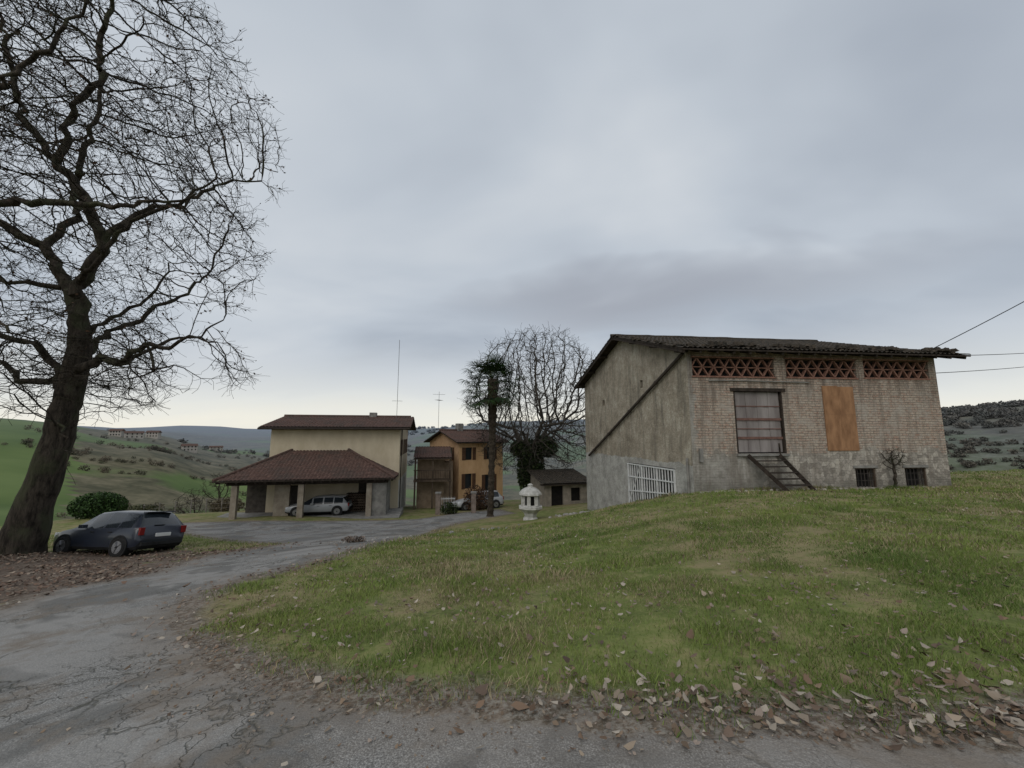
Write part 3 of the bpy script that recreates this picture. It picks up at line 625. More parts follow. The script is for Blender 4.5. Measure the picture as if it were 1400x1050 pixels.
for (x0,x1,z0,z1) in holes[:3]:
    hh=z1-z0; rows=2; ch=hh/rows; nn=int((x1-x0)/(ch*.62)); cw=(x1-x0)/nn
    for r_ in range(rows):
        for i in range(nn):
            xa=x0+i*cw; za=z0+r_*ch+.03; zb=z0+(r_+1)*ch-.03
            q=(i+r_)%2; jt=random.uniform(-.012,.012)
            mb.beam((xa+.02,.09+.012*q,(za if q else zb)+jt),(xa+cw-.02,.09+.012*q,(zb if q else za)-jt),.12,.055)
        mb.box((x0,.03,z0+r_*ch-.018),(x1,.17,z0+r_*ch+.018))
    for zq in (z0-.06,z1): mb.box((x0-.04,-.03,zq),(x1+.04,.05,zq+.06))
mb.obj('brick_lattice',lat,barn)
dm_=simple('door_panel',(.16,.14,.135),(.27,.245,.235),2.5,.6,30,.2,.01,streak=True); rust=simple('rust_frame',(.11,.06,.05),(.18,.1,.08),6,.7)
mb=MB(); x0,x1,z0,z1=holes[3]
for (za,zb) in ((z0+.05,-.12),(-.04,.66),(.74,z1-.08)):
    k=8
    for i in range(k):
        xa=x0+.08+(x1-x0-.16)*i/k; xb=x0+.08+(x1-x0-.16)*(i+1)/k; mb.box((xa+.004,.1+(i%2)*.01,za),(xb-.004,.14,zb),0)
for zc in (-.08,.7): mb.box((x0+.05,.06,zc-.05),(x1-.05,.12,zc+.05),1)
for zc in (.3,1.25): mb.box((x0+.08,.08,zc-.02),(x1-.08,.105,zc+.02),1)
for a,b_ in (((x0,.0,z0),(x0+.07,.16,z1)),((x1-.07,.0,z0),(x1,.16,z1))): mb.box(a,b_,2)
mb.box((x0-.14,-.05,z1-.06),(x1+.14,.1,z1+.08),2); mb.box((x0-.05,-.12,z0-.1),(x1+.05,.1,z0-.005),3)
mb.obj('loft_door',[dm_,rust,darkwood,conc],barn)
pw=simple('plywood_board',(.17,.085,.042),(.36,.2,.105),3.5,.85,30,.3,.008,streak=.35,lo=.3,hi=.68)
mb=MB()
for i in range(2): 
    mb.box((6.1+i*.735,-.035-.004*i,-.62),(6.83+i*.735,.02,.9 if i else .93)); mb.box((6.1+i*.735,-.037-.003*i,.905 if i else .935),(6.83+i*.735,.02,2.15-.03*i))
mb.obj('boarded_panel',pw,barn)
mb=MB()
for (x0,x1,z0,z1) in holes[4:6]:
    for i in range(1,6): x=x0+(x1-x0)*i/6; mb.box((x-.012,.06,z0),(x+.012,.085,z1),0)
    for zc in (.35,.7): z=z0+(z1-z0)*zc; mb.box((x0,.05,z-.012),(x1,.06,z+.012),0)
    for a,b_ in (((x0,.03,z0),(x0+.05,.1,z1)),((x1-.05,.03,z0),(x1,.1,z1)),((x0,.03,z1-.05),(x1,.1,z1))): mb.box(a,b_,1)
    mb.box((x0-.1,-.04,z1+.0),(x1+.1,.06,z1+.1),2)
mb.obj('window_grates',[simple('iron',(.03,.028,.026),(.06,.05,.045)),wood,conc],barn)
SL=(5.62-3.66)/6.03; rt=MB()
def roofpt(a,bb,dz=0):
    z=3.66+SL*(bb if bb<6.03 else 12.06-bb); return bl(a,bb,z+dz)
for side in (0,1):
    A_=-.55;B_=12.9
    bs=(-.6,6.03) if side==0 else (12.66,6.03)
    q=[roofpt(A_,bs[0]),roofpt(B_,bs[0]),roofpt(B_,bs[1]),roofpt(A_,bs[1])]; q2=[p+Vector((0,0,.07)) for p in q]
    rt.add(q+q2,[(0,1,2,3),(7,6,5,4),(0,4,5,1),(1,5,6,2),(2,6,7,3),(3,7,4,0)],0)
for i in range(19):
    a=-.45+i*.73
    rt.beam(roofpt(a,-.55,-.06),roofpt(a,.6,-.06),.09,.12,0)
rt.beam(roofpt(-.5,-.55,-.04),roofpt(-.5,6.03,-.04),.06,.16,0); rt.beam(roofpt(-.5,12.6,-.04),roofpt(-.5,6.03,-.04),.06,.16,0)
for bb in (.0,2,4,6,8,10,12): rt.beam(roofpt(-.5,bb,-.1),roofpt(.05,bb,-.1),.14,.16,0)
rt.obj('roof_timber',darkwood,barn)
rt=MB(); Wd=13.45
def RT(side):
    if side==0: o=roofpt(-.57,-.64,.07); x=Vector((1,0,0)); y=Vector((SH,1,0))
    else: o=roofpt(-.57+Wd,12.7,.07); x=Vector((-1,0,0)); y=Vector((-SH,-1,0))
    return Matrix(((x.x,y.x,0,o.x),(x.y,y.y,0,o.y),(0,0,1,o.z),(0,0,0,1)))
for sd_ in (0,1): slope(rt,RT(sd_),Wd,lambda x:6.67,SL,0,.22,.38,0,.05)
rt.tube([roofpt(-.6+i*.45,6.03,.1+.03*random.random()) for i in range(30)],.1,8)
def lump(mb,c,s,mi=0):
    R=Matrix.Rotation(random.uniform(0,6),3,'Z')@Matrix.Rotation(random.uniform(-.4,.4),3,'X'); vs=[]
    for zc in (-1,1):
        for k in range(6):
            a=k*math.pi/3; rr=random.uniform(.75,1.1)*(1 if zc<0 else .75); vs.append(Vector(c)+R@Vector((math.cos(a)*s[0]*rr,math.sin(a)*s[1]*rr,zc*s[2]*random.uniform(.6,1.1))))
    mb.add(vs,[(5,4,3,2,1,0),(6,7,8,9,10,11)]+[(k,(k+1)%6,6+(k+1)%6,6+k) for k in range(6)],mi)
for i in range(110):
    a=random.uniform(-.4,12.6); bb=random.uniform(-.55,.3); lump(rt,roofpt(a,bb,.16+.03*random.random()),(random.uniform(.08,.18),.1,random.uniform(.02,.06)))
for i in range(70):
    a=random.choice([1.2,1.5,2.6,4.6,5.2,7.3,8.8,9.3,11.6,12.2])+random.gauss(0,.28); lump(rt,roofpt(a,random.uniform(-.5,0),.25),(random.uniform(.1,.2),.12,random.uniform(.05,.11)))
for i in range(40): lump(rt,roofpt(-.45+random.uniform(-.1,.15),random.uniform(-.4,12),.15),(.12,.14,random.uniform(.03,.06)))
dt=simple('mossy_tiles',(.02,.019,.016),(.075,.06,.045),5,.95,30,.6,.02)
rt.obj('roof_tiles',dt,barn)
mb=MB(); pA=TG@Vector((LG-.1,-.12,3.45)); pB=TG@Vector((.9,-.12,-1.3)); mb.tube([pA,pB],.075,8); 
for t in (.2,.45,.7,.92): q=pA.lerp(pB,t); mb.tube([q-(pB-pA).normalized()*.04,q+(pB-pA).normalized()*.04],.1,8)
mb.obj('drain_pipe',simple('dark_pipe',(.035,.028,.024),(.07,.055,.045)),barn)
mb=MB(); mb.tube([TG@Vector((LG-.25,-.08,-.9)),TG@Vector((LG-.25,-.08,-2.6))],.05,8); mb.box((.28,-.1,-1.05),(.42,-.01,-.5)); mb.tube([(0.9,-.05,2.3),(2.1,-.05,2.32),(5.5,-.05,2.28)],.025,6)
mb.obj('pipes',conc,barn)
wp=simple('white_painted_metal',(.5,.51,.51),(.68,.69,.68),5,.5)
mb=MB(); g0,g1=LG-5.7,LG-1.25
for i in range(19):
    x=g0+.06+(g1-g0-.12)*i/18; zb=-3.75+(x-g0)/(g1-g0)*.85; mb.beam(TG@Vector((x,-.02,zb)),TG@Vector((x,-.02,-1.48)),.045 if i%6 else .08)
for zt,zl in ((-1.48,-1.48),(-2.15,-2.0),(-2.9,-2.5),(-3.7,-2.86)):
    mb.beam(TG@Vector((g0,-.035,zt)),TG@Vector((g1,-.035,zl)),.055)
mb.beam(TG@Vector((g0,-.05,-3.7)),TG@Vector((g0+1.4,-.05,-1.5)),.04)
mb.obj('grille_gate',wp,barn)
lad=empty('wooden_stairs',(7.33,16.3,0),BA)
mb=MB(); s0=[(2.35,-.12,-.78),(3.75,-.12,-.78)]; s1=[(3.3,-1.25,-2.35),(4.4,-1.25,-2.35)]
for p,q in zip(s0,s1): mb.beam(p,q,.06,.15)
for i in range(1,7):
    t=i/7; a=Vector(s0[0]).lerp(Vector(s1[0]),t); c_=Vector(s0[1]).lerp(Vector(s1[1]),t); mb.beam(a,c_,.22,.04)
mb.beam((3.78,-.12,-.3),(3.8,-.1,-.9),.05)
mb.obj('stringers_and_treads',darkwood,lad)
mb=MB()
for i in range(110):
    a=random.uniform(0,11.5)*(random.random()**.5); bb=random.uniform(-.7,-.05); X=7.33+a*.994-bb*.11; Y=16.3+a*.11+bb*.994; s_=random.uniform(.04,.12); lump(mb,(X,Y,h1(X,Y)+.02),(s_,s_*.8,s_*.5))
mb.obj('rubble_stones',simple('rubble',(.22,.2,.17),(.42,.39,.34)))
xy=[]
for i in range(5200):
    if random.random()<.6: a=random.uniform(-.1,12); bb=-abs(random.gauss(0,.22))-.02; xy.append((7.33+a*.994-bb*.11,16.3+a*.11+bb*.994))
    else:
        t=random.uniform(0,12); o_=abs(random.gauss(0,.25))+.03; xy.append((7.33-t*.175-o_,16.3+t*.985))
xy=np.array(xy); v,f,c=blades(xy,rng.uniform(.06,.28,len(xy))*fnz(xy[:,0],xy[:,1],.7,66),np.full(len(xy),.01),grasscols(xy)*.8,.8)
npmesh('weeds',v,f,bpy.data.materials['grass_mat'],c)
vx,vy=7.33+8.85*.994,16.3+8.85*.11-.25
v,f,tips=grow([(None,[(vx,vy,-2.4),(vx+.05,vy,-1.5),(vx,vy,-1.15)],[.07,.06,.05])],ell(260,(vx+.1,vy+.02,-.95),(.65,.16,.45)),D=.09,infl=.8,kill=.12,seed=9,r0=.006,tl=(.08,.2),jit=.3)
npmesh('climbing_vine',v,f,oakbark,smooth=True)

# ------------------------------------------------------------------ FARMHOUSE
ha=math.atan2(.19,.982)
hx,hy=-9.0,32.1; hw=9.5; hd=9.
cream=simple('cream_plaster',(.5,.425,.3),(.6,.52,.385),1.2,.9,30,.2,.01,streak=.5); white=simple('white_plaster',(.5,.5,.48),(.66,.66,.63),2,.9)
shutter=simple('brown_shutter',(.07,.035,.02),(.11,.06,.035),8)
house=empty('farmhouse',(hx,hy,0),ha)
mb=MB(); zt=.5
mb.wall(-hw,0,-7,zt,[(-8.2,-7.3,-5.7,-3.7),(-3,-1.4,-5.8,-3.4)],I4,.2,0)
TR=Matrix(((0,-1,0,0),(1,0,0,0),(0,0,1,0),(0,0,0,1)))
rh=[(1.0,1.9,-1.6,-.3),(4.0,4.9,-1.6,-.3),(6.6,7.5,-1.6,-.3),(1.6,2.5,-5.9,-3.8),(5.4,6.4,-5.9,-3.8)]
mb.wall(0,hd,-3.5,zt,[h for h in rh if h[2]>-3],TR,.2,0); mb.wall(0,hd,-7,-3.502,[h for h in rh if h[2]<-3],TR,.2,1)
mb.add([(0,0,zt),(0,hd,zt),(0,hd/2,1.5)],[(0,1,2)]); mb.add([(-hw,0,-7),(-hw,hd,-7),(-hw,hd,zt),(-hw,hd/2,1.5),(-hw,0,zt)],[(0,1,2,3,4)]); mb.add([(-hw,hd,-7),(0,hd,-7),(0,hd,zt),(-hw,hd,zt)],[(0,1,2,3)])
mb.obj('walls',[cream,white],house)
mb=MB()
for h in rh:
    mb.box((h[0]+.02,.15,h[2]),(h[1]-.02,.18,h[3]),0,TR)
    if h[2]>-3:
        mb.box((h[0]-.42,-.05,h[2]),(h[0],-.01,h[3]),1,TR); mb.box((h[1],-.05,h[2]),(h[1]+.42,-.01,h[3]),1,TR)
    else: mb.box((h[0]+.05,.08,h[2]),(h[1]-.05,.12,h[3]),1,TR)
for h in ((-8.2,-7.3,-5.7,-3.7),(-3,-1.4,-5.8,-3.4)): mb.box((h[0]+.01,.12,h[2]),(h[1]-.01,.17,h[3]),1)
mb.obj('windows_and_doors',[glass,shutter],house)
mb=MB(); hs=(1.62-.58)/(hd/2+.6)
for k,(T) in enumerate((Matrix.Translation((-hw-.7,-.6,.56)),Matrix(((-1,0,0,.8),(0,-1,0,hd+.6),(0,0,1,.56),(0,0,0,1))))):
    slope(mb,T,hw+1.5,lambda x:hd/2+.6,hs,.1,.24,.4,0)
    vs=[T@Vector(p) for p in ((0,0,0),(hw+1.5,0,0),(hw+1.5,hd/2+.6,hs*(hd/2+.6)),(0,hd/2+.6,hs*(hd/2+.6)))]; vs+= [v+Vector((0,0,.1)) for v in vs]
    mb.add(vs,[(3,2,1,0),(4,5,6,7),(0,1,5,4),(1,2,6,5),(2,3,7,6),(3,0,4,7)],1)
mb.tube([(-hw-.7+i*.37,hd/2,.1+.56+hs*(hd/2+.6)+.05) for i in range(30)],.12,8)
mb.box((-3.1,hd/2-.3,1.4),(-2.5,hd/2+.3,2.1),2); mb.tube([(-hw-.7,-.68,.55),(.8,-.68,.55)],.07,8,1)
mb.tube([(.12,.12,.5),(.12,.12,-6)],.045,8,1)
mb.obj('roof',[tile,darkwood,conc],house)
def antenna(name,x,y,z0,z1,bars):
    m=MB(); m.tube([(0,0,0),(0,0,z1-z0)],.018,6)
    for (zz,L,a) in bars:
        c,s=math.cos(a),math.sin(a); m.beam((-L*c,-L*s,zz),(L*c,L*s,zz),.02)
        for k in range(-3,4): m.beam((k*L*c/3+s*.25,k*L*s/3-c*.25,zz),(k*L*c/3-s*.25,k*L*s/3+c*.25,zz),.014)
    m.obj(name,simple('antenna_metal',(.08,.08,.08),(.14,.14,.14))).location=(x,y,z0)
antenna('radio_antenna',-9.9,34,1.,8.4,[(2.,.4,.3)]); antenna('tv_antenna',-7.6,41,.6,4.6,[(3.7,.6,.2),(3.1,.45,1.2)])
cp=empty('carport',(-19.7,26.6,0),ha); cw=11.56; cd=3.7
mb=MB(); ez=-3.05; cs_=2.05/cd
slope(mb,Matrix.Translation((0,0,ez)),cw,lambda x:min(cd,x/ (3.9/cd) if x<6 else 99,(cw-x)/(4.2/cd)),cs_,.06,.24,.38,0,.05)
TL=Matrix(((0,1,0,0),(-1,0,0,cd),(0,0,1,ez),(0,0,0,1))); slope(mb,TL,cd,lambda x:max(0.,(cd-x))*3.9/cd,cs_*cd/3.9,.06,.24,.38,0,.05)
TRr=Matrix(((0,-1,0,cw),(1,0,0,0),(0,0,1,ez),(0,0,0,1))); slope(mb,TRr,cd,lambda x:max(0.,x)*4.2/cd,cs_*cd/4.2,.06,.24,.38,0,.05)
for p,q in (((0,0),(3.9,cd)),((cw,0),(cw-4.2,cd))): mb.tube([(p[0]+(q[0]-p[0])*t/12,p[1]+(q[1]-p[1])*t/12,ez+.12+2.05*t/12) for t in range(13)],.1,8)
mb.tube([(3.9,cd,ez+2.17),(cw-4.2,cd,ez+2.17)],.1,8)
mb.add([(0,0,ez),(cw,0,ez),(cw,cd,ez),(0,cd,ez)],[(3,2,1,0)],1)
mb.box((-.04,-.05,ez-.02),(cw+.04,.0,ez+.09),1); mb.box((.6,.45,ez-.28),(cw-.5,.65,ez-.01),1)
for i in range(20): x=.2+i*(cw-.4)/19; mb.box((x-.05,.02,ez-.12),(x+.05,cd,ez-.004),1)
mb.obj('roof',[tile,darkwood],cp)
pc=simple('post_plaster',(.22,.18,.14),(.34,.3,.24),2); mb=MB()
for x in (.95,5.1,9.6): mb.box((x,.42,-6.3),(x+.36,.72,ez-.28),0)
mb.box((3.2,1.6,-6.3),(4.2,1.8,ez-.28),0)
mb.box((9.97,.6,-6.3),(10.95,3.6,ez-.3),1)
mb.box((.7,3.4,-6.3),(9.9,3.5,ez-.3),2)
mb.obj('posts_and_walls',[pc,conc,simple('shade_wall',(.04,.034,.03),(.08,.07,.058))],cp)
mb=MB(); mb.box((-.6,-.4,-6.6),(cw+.4,3.7,-5.62)); mb.obj('floor_slab',conc,cp)
mb=MB()
for r_ in range(7):
    for q in range(9):
        x=7.9+q*.17+(r_%2)*.08; mb.tube([(x,2.35+random.uniform(-.04,.04),-5.52+r_*.19),(x,3.2,-5.52+r_*.19)],random.uniform(.07,.1),7)
mb.obj('stacked_firewood',wood,cp)

ochre=simple('ochre_plaster',(.54,.33,.17),(.66,.44,.25),1.2,.9,streak=.5)
ya=math.radians(38); oh=empty('ochre_house',(-5.05,38.2,0),ya)
mb=MB(); w1,d1=5.2,6.2; hl=[(.7,1.5,-2.3,-1.1),(3.2,4.0,-2.3,-1.1),(.7,1.5,-5,-3.6),(3.0,4.0,-6,-3.8)]
TLf=Matrix(((0,1,0,0),(-1,0,0,d1),(0,0,1,0),(0,0,0,1)))
mb.wall(0,w1,-8,-.6,hl,I4,.18); hl2=[(1.2,2.1,-2.3,-1.1),(4,4.9,-2.3,-1.1),(1.4,2.4,-5.9,-3.8)]
mb.wall(0,d1,-8,-.6,hl2,TLf,.18,1)
mb.add([(w1,0,-8),(w1,d1,-8),(w1,d1,-.6),(w1,0,-.6)],[(0,1,2,3)]); mb.add([(0,d1,-8),(w1,d1,-8),(w1,d1,-.6),(0,d1,-.6)],[(3,2,1,0)]); mb.add([(0,0,-.6),(0,d1,-.6),(0,d1/2,.55)],[(0,2,1)],1); mb.add([(w1,0,-.6),(w1,d1,-.6),(w1,d1/2,.55)],[(0,1,2)])
mb.obj('walls',[ochre,simple('ochre_plaster_shaded',(.4,.25,.14),(.52,.34,.2),1.5)],oh)  # left face: darker copy of the ochre, its shade put into the colour
mb=MB()
for T,hh_ in ((I4,hl),(TLf,hl2)):
    for h in hh_: mb.box((h[0]+.01,.12,h[2]),(h[1]-.01,.15,h[3]),0,T); mb.box((h[0]-.38,-.05,h[2]),(h[0],-.01,h[3]),1,T); mb.box((h[1],-.05,h[2]),(h[1]+.38,-.01,h[3]),1,T)
mb.obj('windows_and_shutters',[glass,shutter],oh)
mb=MB(); s2=1.15/(d1/2+.5)
for T in (Matrix.Translation((-.5,-.5,-.7)),Matrix(((-1,0,0,w1+.5),(0,-1,0,d1+.5),(0,0,1,-.7),(0,0,0,1)))):
    slope(mb,T,w1+1,lambda x:d1/2+.5,s2,.1,.26,.4,0); e_=d1/2+.5
    vs=[T@Vector(p) for p in ((0,0,0),(w1+1,0,0),(w1+1,e_,s2*e_),(0,e_,s2*e_))]; vs+=[v+Vector((0,0,.1)) for v in vs]
    mb.add(vs,[(3,2,1,0),(4,5,6,7),(0,1,5,4),(1,2,6,5),(2,3,7,6),(3,0,4,7)],1)
mb.tube([(-.5,d1/2,.6),(w1+.5,d1/2,.6)],.12,8); mb.box((1.5,d1/2-.3,.3),(2.1,d1/2+.3,1.3),2)
mb.obj('roof',[tile,darkwood,conc],oh)
mw=empty('balcony_wing',(-8.6,35.6,0),ha)
mb=MB(); mb.box((.2,.6,-7),(2.6,5,-1.9),0); mb.box((2.6,1.2,-7),(3.4,5,-2.4),0)
mb.obj('walls',simple('wing_wall',(.22,.16,.11),(.36,.27,.19),2),mw)
mb=MB(); slope(mb,Matrix.Translation((-.1,-.9,-1.95)),3.3,lambda x:3.4,.25,.05,.24,.38,0); mb.box((-.1,-.85,-2.04),(3.2,2.4,-1.96),1)
for x in (0.,1.5,3.): mb.box((x,-.7,-7),(x+.14,-.56,-1.96),1)
mb.box((-.05,-.8,-3.95),(3.2,.6,-3.8),1); mb.box((-.05,-.78,-3.),(3.2,-.72,-2.92),1)
for i in range(22): x=i*.148; mb.box((x,-.78,-3.8),(x+.04,-.74,-3.),1)
mb.obj('roof_and_balcony',[tile,wood],mw)
mb=MB()
gp_=empty('yard_gate',(-5.6,29.8,h1(-5.6,29.8)),.1)
mb.box((0,0,-.3),(.35,.35,1.5),0); mb.box((2.6,0,-.3),(2.95,.35,1.5),0); mb.box((-.04,-.04,1.5),(.39,.39,1.6),1); mb.box((2.56,-.04,1.5),(2.99,.39,1.6),1)
for i in range(9): mb.box((.42+i*.12,.15,.05),(.44+i*.12,.17,1.25),2)
mb.box((.36,.14,.15),(1.42,.18,.19),2); mb.box((.36,.14,1.1),(1.42,.18,1.14),2)
mb.obj('pillars_and_leaf',[simple('pillar_brick',(.14,.11,.09),(.25,.2,.17)),conc,wp],gp_)

sh=empty('tool_shed',(2.7,33.6,-.25),.3); mb=MB()
mb.wall(0,4.,-6.5,-3.6,[(.6,1.7,-5.6,-3.9),(2.4,3.3,-5.2,-4.1)],I4,.2,0); mb.add([(0,0,-6.5),(0,3.4,-6.5),(0,3.4,-2.9),(0,0,-3.6)],[(0,1,2,3)],0); mb.add([(4,0,-6.5),(4,3.4,-6.5),(4,3.4,-2.9),(4,0,-3.6)],[(0,1,2,3)],0)
mb.box((.3,.3,-6),(3.7,.35,-3.7),2)
slope(mb,Matrix.Translation((-.4,-.5,-3.72)),4.8,lambda x:4.,.2,.06,.24,.38,1); mb.box((-.4,-.5,-3.8),(4.4,.0,-3.71),3)
mb.obj('walls_and_roof',[simple('shed_wall',(.2,.175,.145),(.33,.29,.24),2),dt,dark,darkwood],sh)

fx,fy=1.04,23.; fz=h1(fx,fy); fo=empty('garden_fountain',(fx,fy,fz)); wst=simple('white_cast_stone',(.32,.315,.29),(.52,.515,.49),5,.8,60,.3,.01)
def lathe(mb,prof,n=8,mi=0,rot=.39):
    vs=[];fs=[]
    for r_,z in prof:
        for k in range(n): a=rot+2*math.pi*k/n; vs.append((r_*math.cos(a),r_*math.sin(a),z))
    for i in range(len(prof)-1):
        for k in range(n): fs.append((i*n+k,i*n+(k+1)%n,(i+1)*n+(k+1)%n,(i+1)*n+k))
    fs.append(tuple(range(n-1,-1,-1))); fs.append(tuple((len(prof)-1)*n+k for k in range(n))); mb.add(vs,fs,mi)
mb=MB(); lathe(mb,[(.46,-.2),(.44,.05),(.34,.16),(.4,.38),(.6,.56),(.7,.62),(.7,.74),(.52,.77),(.5,.8)]); 
for k in range(6):
    a=.26+k*math.pi/3; mb.beam((.44*math.cos(a),.44*math.sin(a),.78),(.42*math.cos(a),.42*math.sin(a),1.36),.2)
lathe(mb,[(.3,.79),(.28,1.3)],8,1); lathe(mb,[(.54,1.32),(.66,1.37),(.64,1.46),(.5,1.62),(.3,1.74),(.16,1.78),(.14,1.84),(.17,1.9),(.06,1.97)],10)
mb.obj('bowl_and_canopy',[wst,dark],fo)
mb=MB()
for i in range(44):
    t=random.random()**1.3; X=-6.0+t*6.5+random.gauss(0,.35); Y=13.6+t*7.5+random.gauss(0,.4); s_=random.uniform(.04,.14); lump(mb,(X,Y,h1(X,Y)+s_*.1),(s_,s_*.8,s_*.5))
for i in range(26):
    X=3.4+random.gauss(0,.9); Y=23+random.gauss(0,.6); s_=random.uniform(.06,.16); lump(mb,(X,Y,h1(X,Y)+s_*.2),(s_,s_*.8,s_*.5))
mb.obj('edging_rocks',simple('rock',(.17,.16,.145),(.36,.345,.32),5))
fe=empty('wire_fence'); mb=MB(); prev=None
for i in range(19):
    X=-38+i*1.25; Y=33.5+.05*i; z=h1(X,Y); mb.tube([(X,Y,z-.2),(X+random.gauss(0,.02),Y,z+1.15)],.045,6)
    if prev:
        for hh_ in (.35,.7,1.05): mb.beam((prev[0],prev[1],prev[2]+hh_),(X,Y,z+hh_),.014)
    prev=(X,Y,z)
mb.obj('posts_and_wire',simple('fence_wood',(.12,.11,.1),(.25,.23,.21)),fe)
for (x,y,hgt,sd_) in ((-27.5,38,4.2,11),(-33,42,4.6,12),(-24,46,5.5,13),(-40,40,4.5,14),(-22.5,37,3.,15),(-30,48,5.5,16),(-36,50,5,17)):
    z=h1(x,y); v,f,t=grow([(None,[(x,y,z-.1),(x+.1,y,z+hgt*.35)],[.09,.07])],ell(260,(x,y,z+hgt*.68),(hgt*.36,hgt*.36,hgt*.36)),D=.25,infl=2.,kill=.35,seed=sd_,r0=.009,tl=(.2,.5),nt_=2)
    npmesh('bare_sapling',v,f,oakbark)

def farm(name,x,y,w,d,h,a,wm):
    z=h1(x,y); e=empty(name,(x,y,z),a); m=MB(); m.box((-w/2,-d/2,-2),(w/2,d/2,h),0); m.add([(-w/2-.5,-d/2-.5,h),(w/2+.5,-d/2-.5,h),(w/2+.5,0,h+2),(-w/2-.5,0,h+2),(w/2+.5,d/2+.5,h),(-w/2-.5,d/2+.5,h)],[(0,1,2,3),(3,2,4,5),(0,3,5),(1,4,2)],1)
    for i in range(4):
        for j in (1.,3.6): m.box((-w/2+1.2+i*(w-3)/3,-d/2-.06,j),(-w/2+2.1+i*(w-3)/3,-d/2-.01,j+1.3),2)
    m.obj('walls_and_roof',[wm,tile,dark],e)
fw=simple('faded_wall',(.3,.28,.25),(.4,.37,.33),.3)
for (r_,t_,w_,m_) in ((520,-43.5,13,fw),(540,-42.,10,fw),(530,-44.8,9,fw),(480,-38.9,11,fw),(650,-36.5,14,fw),(720,50.5,18,fw)):
    farm('distant_farmhouse',r_*math.sin(math.radians(t_)),r_*math.cos(math.radians(t_)),w_,7,5,random.uniform(.2,.9),m_)

